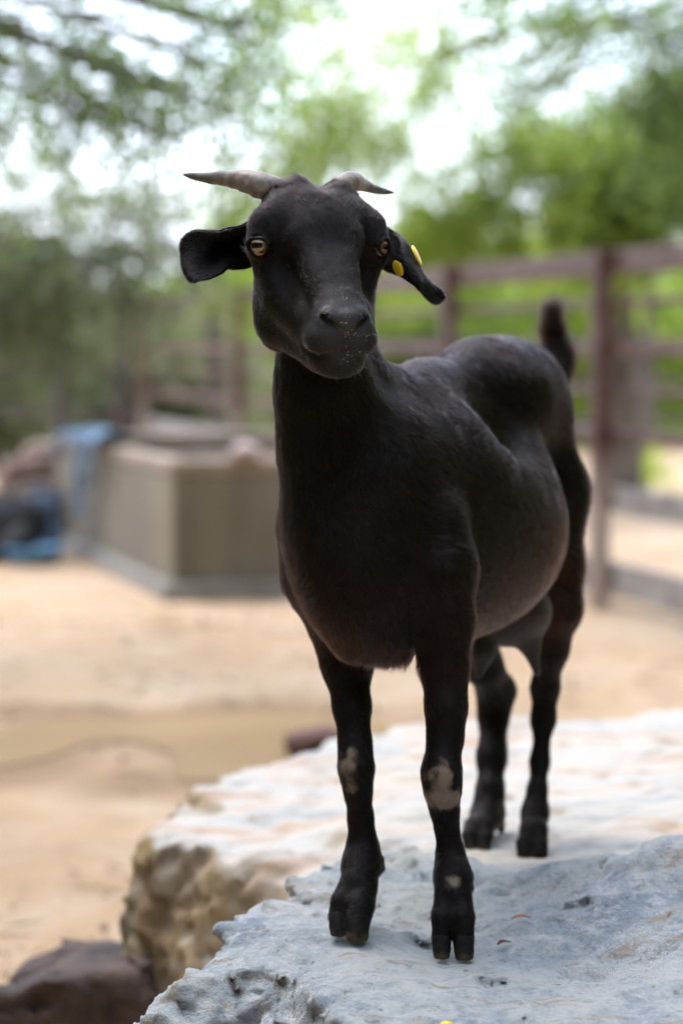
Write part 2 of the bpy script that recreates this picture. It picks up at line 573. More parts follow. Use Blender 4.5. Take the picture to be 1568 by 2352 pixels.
make_rock('boulder', 'broad white and pink boulder with a broken brown left face, under the hind hooves',
          [W(302, 2040, 3.98), W(352, 1872, 4.12), W(480, 1782, 4.3), W(620, 1733, 4.48), W(760, 1685, 4.72), W(980, 1652, 4.9), W(1250, 1650, 4.85),
           W(1568, 1615, 5.0), W(2150, 1600, 5.0), W(2300, 1900, 3.4), W(1500, 2100, 3.3), W(760, 2100, 3.45), W(640, 2050, 3.66), W(420, 1990, 3.86)],
          [W(320, 1900, 4.0), W(365, 1872, 4.1), W(480, 1785, 4.28), W(620, 1738, 4.45), W(760, 1690, 4.7), W(980, 1655, 4.87), W(1250, 1655, 4.8),
           W(1568, 1622, 4.95), W(2000, 1620, 4.9), W(420, 1915, 3.92), W(540, 1945, 3.8), W(650, 2015, 3.66), W(760, 2010, 3.55), HOOF_LH, HOOF_RH, W(900, 1900, 3.75), W(1400, 1930, 3.55),
           W(1600, 1850, 3.8), W(1100, 1780, 4.2)],
          [HOOF_LH, HOOF_RH, HOOF_LH + [0, -.03, 0], HOOF_RH + [-.02, -.03, 0]], 0.013, ROCKB,
          (-0.62, 3.25, -0.03), (1.65, 5.35, 0.62), brown_b, slope=0.12, amp=0.010, sc_=4.5, seed=5, edge=0.09, fine=0.008)


def blob_rock(name, label, c, rad, seed, col1, col2, rot=0.3, h=None, group=None, flat=2.2, rough=0.8, roll=0.0, chip=0.0):
    c = np.array(c, float); rad = np.array(rad, float)
    ca, sa = math.cos(rot), math.sin(rot)

    def F(p):
        q = (p - c)
        q = np.stack([q[:, 0] * ca + q[:, 1] * sa, -q[:, 0] * sa + q[:, 1] * ca, q[:, 2]], 1)
        cr, sr = math.cos(roll), math.sin(roll)
        q = np.stack([q[:, 0] * cr + q[:, 2] * sr, q[:, 1], -q[:, 0] * sr + q[:, 2] * cr], 1) / rad
        e = flat + 1
        r = (np.abs(q) ** e).sum(1) ** (1 / e)
        return (r - 1) * rad.min() * 0.8 - fbm(p, 0.55 / rad.min(), 4, seed) * rad.min() * (0.17 if not chip else 0.07) - (chip * facets(p, 1.2 / rad.min(), seed) if chip else 0)
    h = h or rad.min() / 9
    m = rad.max() * 1.55
    v, f = polygonise(F, c - m, c + m, h)
    o = mesh_obj(name, v, f, simple('weathered_' + name, col1, col2, 1.2 / rad.min(), rough, 0.6, 9 / rad.min()))
    tag(o, label, 'rock', group)
    return o


_c = W(245, 2330, 3.95)
blob_rock('boulder', 'dark reddish brown angular rock on the sand at the lower left', (_c[0] + 0.0, _c[1] + 0.08, 0.09), (0.155, 0.15, 0.105), 31,
          (0.022, 0.014, 0.011), (0.095, 0.058, 0.046), rot=-0.30, flat=9, roll=0.24, chip=0.010, h=0.009)
_c = G(728, 1748)
blob_rock('stone', 'small maroon stone lying behind the white boulder by the puddle', (_c[0], _c[1] + 0.1, 0.03), (0.085, 0.08, 0.05), 33,
          (0.07, 0.028, 0.024), (0.14, 0.065, 0.052), rot=0.2)

# ------------------------------------------------------------------ goat
def C(px, py, d, r):
    return (W(px, py, d), r * SPX * d)


YAW = R(14)
HO = W(735, 566, 2.80)
HX = np.array([math.cos(YAW), math.sin(YAW), 0])
HY = np.array([math.sin(YAW), -math.cos(YAW), 0])
HZ = np.array([0, 0, 1.0])
HAX = np.stack([HX, HY, HZ])


def H(x, y, z):
    return HO + x * HX + y * HY + z * HZ


def tilted(pitch, yaw=0.0):
    """head axes turned down by pitch about the lateral axis, then sideways by yaw (degrees)"""
    cp, sp, cy, sy = math.cos(R(pitch)), math.sin(R(pitch)), math.cos(R(yaw)), math.sin(R(yaw))
    y = np.array([sy * cp, cy * cp, -sp]); x = np.array([cy, -sy, 0]); z = np.cross(x, y)
    return np.stack([x, y, z]) @ HAX


BY = R(23)
AX = np.array([math.sin(BY), math.cos(BY), 0])       # towards the rear
SX = np.array([math.cos(BY), -math.sin(BY), 0])      # goat's left
BAX = np.stack([SX, AX, HZ])

EYE_R = 0.0140
EYE = {-1: H(-0.0690, 0.0010, 0.0), 1: H(0.0680, -0.0030, 0.0)}
GAZE = {}
for s in (-1, 1):
    _q = R(46 if s < 0 else 36)
    g = s * math.cos(_q) * HX + math.sin(_q) * HY + 0.02 * HZ
    GAZE[s] = g / np.linalg.norm(g)


def body_field():
    B = Field()
    # barrel, chest, spine, hips
    B.add(ell(W(1000, 1170, 3.22), (0.136, 0.30, 0.178), BAX), 0.04)
    B.add(ell(W(1060, 1230, 3.30), (0.129, 0.24, 0.135), BAX), 0.04)
    B.add(ell(W(850, 1190, 3.03), (0.106, 0.135, 0.168), BAX), 0.05)
    B.add(ell(W(842, 1330, 2.975), (0.070, 0.08, 0.098), BAX), 0.05)
    B.add(cap(W(805, 1478, 2.96), W(900, 1470, 3.02), 0.019, 0.03), 0.03)
    B.chain([C(890, 905, 3.08, 52), C(975, 900, 3.22, 50), C(1095, 862, 3.38, 58), C(1190, 868, 3.52, 45), C(1245, 915, 3.62, 40)], 0.07)
    B.add(ell(W(1140, 922, 3.46), (0.092, 0.17, 0.092), BAX), 0.05)
    B.add(cap(W(1158, 884, 3.34), W(1205, 900, 3.40), 0.020, 0.020), 0.06)         # hip bone
    B.add(ell(W(1166, 940, 3.22), (0.029, 0.075, 0.060), BAX), 0.10, '-')           # flank hollow
    # neck
    B.chain([C(728, 770, 2.935, 92), C(744, 900, 2.955, 100), C(765, 1020, 2.975, 112), C(820, 1180, 3.01, 130)], 0.05)
    B.chain([C(735, 720, 2.97, 84), C(775, 860, 3.02, 92), C(850, 985, 3.09, 110), C(900, 1060, 3.12, 120)], 0.05)
    # hind legs
    B.chain([C(1222, 985, 3.53, 80), C(1258, 1130, 3.56, 78), C(1276, 1300, 3.54, 60)], 0.07)
    B.chain([C(1276, 1300, 3.54, 60), C(1278, 1400, 3.53, 53), C(1264, 1490, 3.55, 37),
             C(1251, 1580, 3.59, 28), C(1247, 1650, 3.595, 23.5), C(1239, 1750, 3.58, 17), C(1233, 1815, 3.56, 17), C(1228, 1868, 3.545, 26),
             C(1223, 1905, 3.52, 27)], 0.03)
    B.chain([C(1100, 1100, 3.64, 82), C(1090, 1330, 3.58, 66), C(1092, 1440, 3.57, 52), C(1110, 1530, 3.63, 40), C(1139, 1588, 3.69, 40),
             C(1132, 1640, 3.69, 30), C(1128, 1740, 3.66, 29), C(1125, 1815, 3.63, 27), C(1120, 1868, 3.615, 33), C(1104, 1898, 3.585, 31)], 0.03)
    B.add(cap(W(1168, 1580, 3.72), W(1172, 1588, 3.72), 0.011, 0.009), 0.02)
    for a, b, c_ in ((1212, 1236, 3.50), (1082, 1112, 3.565)):
        y0, y1 = (1905, 1938) if a == 1212 else (1898, 1922)
        B.add(cap(W(a + 4, y0, c_ + .015), W(a - 6, y1, c_), 0.013, 0.012), 0.015)
        B.add(cap(W(b, y0, c_ + .01), W(b + 2, y1, c_ - .005), 0.013, 0.012), 0.015)
    B.add(cap(W(1148, 1890, 3.64), W(1150, 1905, 3.645), 0.008, 0.006), 0.01)
    # front legs
    B.chain([C(735, 1210, 3.05, 96), C(752, 1320, 3.06, 98), C(785, 1450, 3.055, 62), C(796, 1530, 3.045, 51), C(808, 1624, 3.03, 37), C(815, 1705, 3.02, 31.5),
             C(818, 1765, 3.008, 34), C(822, 1820, 3.015, 24.5), C(828, 1880, 3.025, 22.5), C(833, 1940, 3.03, 27), C(830, 1988, 3.02, 38), C(822, 2030, 3.0, 36)], 0.03)
    B.chain([C(985, 1200, 2.99, 84), C(1000, 1310, 2.985, 90), C(1018, 1430, 2.985, 65), C(1022, 1538, 2.98, 48.5), C(1024, 1624, 2.97, 42), C(1022, 1695, 2.965, 34.5),
             C(1013, 1772, 2.95, 38), C(1016, 1815, 2.955, 34), C(1021, 1862, 2.97, 25), C(1026, 1905, 2.98, 19.5), C(1034, 1962, 2.985, 24.5), C(1040, 2015, 2.972, 37), C(1039, 2050, 2.955, 35)], 0.03)
    for pts in ([C(808, 2025, 3.0, 27), C(786, 2070, 2.985, 25), C(777, 2104, 2.978, 24)], [C(838, 2030, 3.0, 30), C(826, 2080, 2.98, 33), C(820, 2112, 2.97, 32)],
                [C(1024, 2050, 2.955, 26), C(1016, 2105, 2.94, 25), C(1013, 2150, 2.935, 22)], [C(1055, 2050, 2.955, 27), C(1061, 2105, 2.94, 27), C(1063, 2150, 2.935, 26)]):
        B.chain(pts, 0.008)
    B.add(cap(W(866, 1975, 3.03), W(874, 1995, 3.035), 0.008, 0.006), 0.012)
    B.add(cap(W(800, 1985, 3.05), W(795, 1998, 3.055), 0.008, 0.006), 0.012)
    B.add(cap(W(1072, 2025, 2.99), W(1079, 2040, 2.992), 0.007, 0.0055), 0.01)
    # tail
    B.chain([C(1274, 930, 3.66, 25), C(1286, 870, 3.69, 15), C(1276, 805, 3.70, 11), C(1262, 755, 3.70, 6)], 0.02)
    return B


def head_field():
    F = Field()
    F.add(ell(H(0, -0.050, 0.010), (0.064, 0.066, 0.056), HAX), 0.02)
    F.add(ell(H(0, -0.020, 0.024), (0.058, 0.046, 0.043), HAX), 0.03)
    F.add(ell(H(0, 0.012, 0.000), (0.044, 0.032, 0.042), HAX), 0.03)
    for s in (-1, 1):
        F.add(cap(H(s * 0.014, 0.016, 0.000), H(s * 0.0085, 0.086, -0.066), 0.026, 0.0185), 0.022)  # nasal bridge, broad and flat
        F.add(cap(H(s * 0.026, -0.03, 0.038), H(s * 0.062, -0.014, 0.025), 0.029, 0.019), 0.025)    # brow
        F.add(cap(H(s * 0.030, -0.050, 0.042), H(s * 0.036, -0.045, 0.046), 0.025, 0.022), 0.02)    # skull under the horn
        F.add(ell(H(s * 0.0645, -0.010, 0.002), (0.0185, 0.022, 0.022), HAX), 0.022)               # orbit
        F.add(cap(H(s * 0.050, -0.012, -0.024), H(s * 0.026, 0.066, -0.085), 0.022, 0.015), 0.03)  # cheek bone to muzzle
        F.add(ell(H(s * 0.039, -0.040, -0.060), (0.0305, 0.046, 0.058), HAX), 0.035)               # masseter
        F.add(cap(H(s * 0.037, -0.038, -0.090), H(s * 0.016, 0.060, -0.122), 0.0255, 0.019), 0.025)  # jaw
        F.add(cap(H(s * 0.014, -0.036, 0.060), H(s * 0.030, -0.034, 0.056), 0.012, 0.013), 0.014)   # poll tuft
    for s in (-1, 1): F.add(ell(H(s * 0.058, 0.012, -0.019), (0.010, 0.008, 0.006), HAX), 0.012)   # tear bump
    for s in (-1, 1): F.add(cap(H(s * 0.034, -0.005, -0.066), H(s * 0.021, 0.074, -0.100), 0.030, 0.0225), 0.02)   # cheek running into the lip
    # muzzle
    F.add(ell(H(0, 0.099, -0.086), (0.033, 0.031, 0.026), tilted(30)), 0.020)
    for s in (-1, 1):
        F.add(ell(H(s * 0.0195, 0.098, -0.106), (0.0225, 0.027, 0.0225), tilted(15)), 0.014)      # upper lip
        F.add(ell(H(s * 0.0160, 0.1165, -0.0830), (0.0125, 0.0115, 0.0100), tilted(25)), 0.009)     # nostril wing
    F.add(ell(H(0, 0.1245, -0.0880), (0.0125, 0.0085, 0.0120), tilted(20)), 0.009)                # nose pad
    F.add(ell(H(0, 0.082, -0.131), (0.0310, 0.0325, 0.0200), tilted(10)), 0.012)                  # lower lip, chin
    F.add(ell(H(0, 0.060, -0.118), (0.029, 0.04, 0.027)), 0.02)
    F.add(cap(H(0, -0.03, -0.10), H(0, 0.05, -0.125), 0.026, 0.022), 0.02)
    return F


class Goat:
    """body and head in one skin; sockets, nostrils and mouth are cut into it"""
    def __init__(s):
        s.b, s.h = body_field(), head_field()
        c = Field()
        s.cuts = []
        for g in (-1, 1):
            s.cuts.append((ell(EYE[g] + GAZE[g] * 0.0055, (0.0128, 0.0125, 0.0103), np.stack([np.cross(GAZE[g], HZ), GAZE[g], HZ])), 0.004))
            # nostril: a comma-shaped slit
            n = [H(g * 0.0070, 0.1285, -0.1005), H(g * 0.0150, 0.1265, -0.0935), H(g * 0.0215, 0.1185, -0.0840), H(g * 0.0240, 0.111, -0.0790)]
            for a, b, r1, r2 in ((n[0], n[1], 0.0036, 0.0046), (n[1], n[2], 0.0044, 0.0052), (n[2], n[3], 0.0052, 0.0026)):
                s.cuts.append((cap(a, b, r1, r2), 0.004))
            # mouth line
            m = [H(0, 0.1235, -0.1235), H(g * 0.014, 0.1185, -0.1255), H(g * 0.029, 0.1020, -0.1245), H(g * 0.0395, 0.078, -0.1175)]
            for a, b in zip(m[:-1], m[1:]):
                s.cuts.append((cap(a, b, 0.0036, 0.0036), 0.005))
            s.cuts.append((ell(H(g * 0.058, 0.036, -0.040), (0.018, 0.036, 0.015), tilted(45)), 0.03))  # hollow beside the bridge
        s.cuts.append((cap(H(0, 0.1345, -0.101), H(0, 0.1295, -0.118), 0.0018, 0.0018), 0.004))      # philtrum
        s.cuts.append((cap(H(0.006, -0.04, 0.082), H(0.006, -0.005, 0.066), 0.010, 0.003), 0.02))               # parting at the poll

    def eval(s, hb, bb, cuts):
        d = smin(hb, bb, 0.03)
        for e, k in cuts: d = smax(d, -e, k)
        return d

    def lids(s, p, d):
        for g in (-1, 1):
            q = p - EYE[g]
            near = np.linalg.norm(q, axis=1) < 0.04
            if not near.any(): continue
            ax = np.stack([np.cross(GAZE[g], HZ), GAZE[g], HZ])
            t = q[near] @ ax.T
            # a soft ring of lid round the eye opening
            ang = np.arctan2(t[:, 2], t[:, 0])
            ra = 0.0132 + 0.0014 * np.cos(ang) ** 2
            rr = np.hypot(t[:, 0], t[:, 2] * (1.36 + 0.16 * (t[:, 2] > 0)))
            yy = 0.0118 - 0.0035 * np.cos(ang) ** 2
            ring = np.hypot(rr - ra, t[:, 1] - yy) - (0.0022 + 0.0010 * (t[:, 2] > 0))
            d[near] = smin(d[near], ring, 0.005)
        return d

    def __call__(s, p):
        d = s.eval(s.h(p), s.b(p), [(f(p), k) for f, k in s.cuts])
        return s.lids(p, d)

    def blocks(s, Cc, P, diag):
        n, m = P.shape[:2]
        hb, bb = s.h.blocks(Cc, P, diag), s.b.blocks(Cc, P, diag)
        d = smin(hb, bb, 0.03)
        for f, k in s.cuts:
            sel = np.nonzero(f(Cc) < k + 2 * diag)[0]
            if len(sel):
                d[sel] = smax(d[sel], -f(P[sel].reshape(-1, 3)).reshape(len(sel), m), k)
        return s.lids(P.reshape(-1, 3), d.reshape(-1).copy()).reshape(n, m)


def fur_mat(name, hair=True):
    m = NT(name)
    if hair:
        b = m.n('ShaderNodeBsdfHairPrincipled', _parametrization='COLOR')
        a = m.n('ShaderNodeAttribute', _attribute_name='tint')
        m.l(a.outputs['Color'], b.inputs['Color'])
        b.inputs['Roughness'].default_value = 0.2
        b.inputs['Radial Roughness'].default_value = 0.4
        b.inputs['Coat'].default_value = 0.0
        b.inputs['IOR'].default_value = 1.365
        b.inputs['Random Roughness'].default_value = 0.3
        m.l(b.outputs[0], m.out.inputs[0])
    else:
        a = m.n('ShaderNodeAttribute', _attribute_name='tint')
        v = m.coord()
        m.bsdf(a.outputs['Color'], 0.62, m.bump(m.noise(v, 260, 4, 0.6), 0.25, 0.002), 0.12)
    return m.m


def coat_color(P):
    """the hide's own colours: black, russet on the belly and thighs, pale callus on the knees, dust on the nose"""
    P = np.asarray(P)
    col = np.tile(np.array([0.0048, 0.0028, 0.0028]), (len(P), 1))

    def lay(k, c):
        k = np.clip(k, 0, 1)[:, None]
        return col * (1 - k) + np.array(c) * k
    s = (P - W(1000, 1170, 3.22)) @ AX
    z = P[:, 2]
    nz = fbm(P, 9, 3, 2)
    russet = np.clip((0.99 - z) / 0.14, 0, 1) * np.clip((z - 0.74) / 0.06, 0, 1) * (0.55 + 0.45 * nz)
    russet = russet * np.clip(0.22 + (s + 0.12) * 4, 0.22, 1)
    col = lay(russet * 0.9, (0.055, 0.021, 0.012))
    col = lay(np.clip(fbm(P, 16, 3, 12) - 0.15, 0, 1) * 0.55 * (s > -0.35), (0.011, 0.006, 0.005))
    brisket = np.exp(-(np.linalg.norm((P - W(810, 1490, 2.95)) / [0.05, 0.06, 0.022], axis=1)) ** 2)
    col = lay(brisket * 0.75, (0.045, 0.020, 0.012))
    n2 = fbm(P, 55, 3, 7)
    for c, r, a in ((W(1014, 1812, 2.935), (0.021, 0.03, 0.027), 1.0), (W(796, 1778, 2.99), (0.012, 0.03, 0.024), 0.9),
                    (W(1040, 2022, 2.955), (0.007, 0.02, 0.008), 0.85), (W(1148, 1872, 3.60), (0.008, 0.02, 0.016), 0.3)):
        k = 1.25 - np.linalg.norm((P - c) / r, axis=1) + 0.8 * n2
        col = lay(np.clip(k * 1.6, 0, 1) * a * np.clip(0.75 + 0.6 * n2, 0, 1), (0.21, 0.155, 0.115))
    q = (P - HO) @ HAX.T
    muz = np.exp(-(np.linalg.norm((q - [0, 0.105, -0.10]) / [0.040, 0.034, 0.042], axis=1)) ** 4)
    col = lay(np.clip(muz * 1.3, 0, 1), (0.036, 0.033, 0.035))
    pad = np.exp(-(np.linalg.norm((q - [0, 0.125, -0.090]) / [0.016, 0.016, 0.014], axis=1)) ** 4)
    col = lay(pad, (0.055, 0.052, 0.056))
    return col


def make_goat():
    root = empty('goat', (float(W(1000, 1500, 3.2)[0]), float(W(1000, 1500, 3.2)[1]), 0.465))
    tag(root, 'black horned goat with a yellow ear tag standing on the pale boulder', 'goat')
    F = Goat()
    v, f = polygonise(F, (-0.30, 2.60, 0.42), (0.42, 3.88, 1.43), 0.0032)
    # finer relief: low muscle and coat waves
    skin = fur_mat('black_hide', False)
    body = mesh_obj('body', v, f, skin, root)
    cc = coat_color(v)
    vcol(body, 'tint', cc)
    for g in (-1, 1):
        make_eye(root, g)
        make_horn(root, g)
        make_ear(root, g, F, skin)
    for c1, c2 in (((777, 2108, 2.972, 25), (820, 2118, 2.962, 33)), ((1013, 2160, 2.93, 24), (1064, 2162, 2.928, 27)),
                   ((1203, 1936, 3.495, 22), (1238, 1938, 3.49, 22)), ((1078, 1918, 3.56, 20), (1110, 1923, 3.555, 20))):
        make_hoof(root, (c1, c2))
    make_udder(root)
    make_coat(root, F, v, f, body)
    return root


def make_hoof(root, claws):
    Fh = Field()
    fs = []
    for (px, py, d, r) in claws:
        c = W(px, py, d); rr = r * SPX * d
        fs.append((c, rr))

    def F(p):
        d = np.full(len(p), 1.0)
        for c, rr in fs:
            e = cap(c + [0, 0.012, 0.012], c + [0, -0.014, -0.014], rr * 1.02, rr * 0.80)(p)
            e = smax(e, (c[2] - 0.019) - p[:, 2], 0.004)
            e = smax(e, p[:, 2] - (c[2] + 0.004) + 0.75 * (p[:, 1] - c[1]), 0.003)
            d = np.minimum(d, e)
        return d + 0.0006 * noise(p, 220, 3)
    P = np.array([c for c, _ in fs])
    v, f = polygonise(F, P.min(0) - 0.045, P.max(0) + 0.045, 0.002)
    o = mesh_obj('hoof', v, f, attr_mat('hoof_horn', 0.7, 0.10, 0.5, 170, bdist=0.003), root)
    t = np.clip((P[:, 2].mean() - 0.008 - v[:, 2]) / 0.010 + 0.5 * fbm(v, 90, 3, 6), 0, 1)[:, None]
    vcol(o, 'tint', np.array([0.006, 0.005, 0.0048]) * (1 - t) + np.array([0.075, 0.052, 0.034]) * t)


def make_udder(root):
    F = Field()
    F.add(ell(W(1165, 1405, 3.42), (0.062, 0.075, 0.050), BAX), 0.03)
    F.chain([C(1112, 1455, 3.38, 34), C(1108, 1500, 3.37, 23), C(1099, 1552, 3.365, 9)], 0.02)
    F.chain([C(1205, 1425, 3.42, 34), C(1216, 1480, 3.41, 21), C(1232, 1545, 3.405, 9)], 0.02)
    c = W(1165, 1450, 3.40)
    v, f = polygonise(F, c - 0.13, c + 0.13, 0.0035)
    mesh_obj('udder', v, f, simple('udder_skin', (0.022, 0.016, 0.015), (0.050, 0.036, 0.033), 18, 0.6, 0.35, 130), root)


def make_eye(root, s):
    c, g = EYE[s], GAZE[s]
    x = np.cross(g, HZ); x /= np.linalg.norm(x)
    z = np.cross(x, g)
    n, m = 150, 75
    th = np.linspace(0, math.pi, m)
    ph = np.linspace(0, 2 * math.pi, n, endpoint=False)
    T, Pp = np.meshgrid(th, ph, indexing='ij')
    d = np.stack([np.sin(T) * np.cos(Pp), np.cos(T), np.sin(T) * np.sin(Pp)], -1)   # local x, gaze, z
    r = EYE_R * (0.93 + 0.045 * np.exp(-(T / 0.55) ** 4))
    loc = d * r[..., None]
    P = c + g * 0.0005 + loc[..., :1] * x + loc[..., 1:2] * g + loc[..., 2:] * z
    i = np.arange(m * n).reshape(m, n)
    f = np.stack([i[:-1], np.roll(i, -1, 1)[:-1], np.roll(i, -1, 1)[1:], i[1:]], -1).reshape(-1, 4)
    fc = (d.reshape(-1, 3)[f]).mean(1)
    u, w = fc[:, 0], fc[:, 2]
    rad = np.hypot(u, w)
    front = fc[:, 1] > 0
    mi = np.zeros(len(f), int)                                  # dark surround
    mi[front & (rad < 0.90)] = 1                                # iris
    mi[front & (rad < 0.66)] = 2                                # paler ring
    pup = (np.abs(w + 0.02) < 0.25 * (1 - 0.25 * (np.abs(u) / 0.6) ** 2)) & (np.abs(u) < 0.6)
    mi[front & pup] = 3

    def em(name, a, b):
        t = NT(name)
        vv = t.coord()
        t.bsdf(t.ramp(t.noise(vv, 260, 4), [(0.35, a), (0.65, b)]), 0.25, None, 0.25, Coat__Weight=0.45, Coat__Roughness=0.04)
        return t.m
    o = mesh_obj('eye', P.reshape(-1, 3), f, None, root, mats=[em('eye_white_dark', (0.012, 0.009, 0.008), (0.025, 0.017, 0.013)),
                 em('iris_amber', (0.13, 0.075, 0.036), (0.22, 0.135, 0.07)), em('iris_gold', (0.26, 0.175, 0.10), (0.36, 0.25, 0.15)), em('pupil', (0.003, 0.003, 0.004), (0.004, 0.004, 0.005))], midx=mi)


def make_horn(root, s):
    if s < 0:
        pts = [(645, 436, 2.845, 26), (605, 428, 2.836, 31.5), (565, 415, 2.848, 27), (520, 409, 2.87, 18.5), (480, 409, 2.888, 13.5), (448, 405, 2.905, 9.5), (428, 402, 2.915, 5.5), (421, 400.5, 2.918, 1.5)]
    else:
        pts = [(778, 434, 2.838, 24), (793, 421, 2.846, 27), (812, 417, 2.875, 23), (832, 424, 2.925, 14.5), (856, 434, 2.95, 10.5), (880, 440, 2.968, 7.5), (896, 442, 2.977, 5), (903, 442.5, 2.98, 1.5)]
    P = np.array([W(a, b, d) for a, b, d, _ in pts]); rr = np.array([r * SPX * d for _, _, d, r in pts])
    t0 = np.concatenate([[0], np.cumsum(np.linalg.norm(np.diff(P, axis=0), axis=1))])
    t = np.linspace(0, t0[-1], 130)
    Q = np.stack([np.interp(t, t0, P[:, k]) for k in range(3)], 1); q = np.interp(t, t0, rr)
    for _ in range(60):
        Q[1:-1] = 0.25 * Q[:-2] + 0.5 * Q[1:-1] + 0.25 * Q[2:]; q[1:-1] = 0.25 * q[:-2] + 0.5 * q[1:-1] + 0.25 * q[2:]
    T = np.gradient(Q, axis=0); T /= np.linalg.norm(T, axis=1, keepdims=True)
    up = np.cross(T, np.array([0, 1.0, 0])); up /= np.linalg.norm(up, axis=1, keepdims=True)
    sd = np.cross(T, up)
    n = 40
    a = np.linspace(0, 2 * math.pi, n, endpoint=False)
    u = t / t[-1]
    ring = 1 + (0.022 * np.sin(t / 0.0042 + 1.3 * np.sin(u * 9)) + 0.02 * np.sin(t / 0.0075 + 2)) * np.clip(1.15 - u, 0, 1)
    V = Q[:, None] + (q * ring)[:, None, None] * (np.cos(a)[None, :, None] * up[:, None] * 1.0 + np.sin(a)[None, :, None] * sd[:, None])
    V = V.reshape(-1, 3)
    V = V + 0.0009 * noise(V, 130, 4)[:, None] * np.clip(1 - np.repeat(u, n), 0, 1)[:, None]
    i = np.arange(len(t) * n).reshape(len(t), n)
    f = np.stack([i[:-1], np.roll(i, -1, 1)[:-1], np.roll(i, -1, 1)[1:], i[1:]], -1).reshape(-1, 4)
    m = NT('horn_keratin')
    vv = m.coord()
    a_ = m.n('ShaderNodeAttribute', _attribute_name='tint')
    st = m.noise(vv, 140, 5, 0.65)
    c = m.mix(m.ramp(st, [(0.40, (0, 0, 0)), (0.68, (0.7, 0.7, 0.7))]), a_.outputs['Color'], (0.12, 0.095, 0.078))
    m.bsdf(c, 0.5, m.bump(m.noise(vv, 320, 4), 0.2, 0.002), 0.4)
    o = mesh_obj('horn', V, f, m.m, root)
    uu = np.repeat(u, n)
    k = np.clip((uu - 0.35) / 0.35 + 0.3 * fbm(V, 60, 3, 5), 0, 1)[:, None]
    base = np.array([0.25, 0.205, 0.175]) * (1 - k) + np.array([0.085, 0.088, 0.085]) * k
    band = np.clip(0.88 + 0.16 * np.sin(np.repeat(t, n) / 0.006 + 3 * noise(V, 50, 2)), 0.4, 1.1)[:, None]
    vcol(o, 'tint', base * band)


def z1(x, y):
    return 367.5 + .4531 * x, 343 + .4531 * y


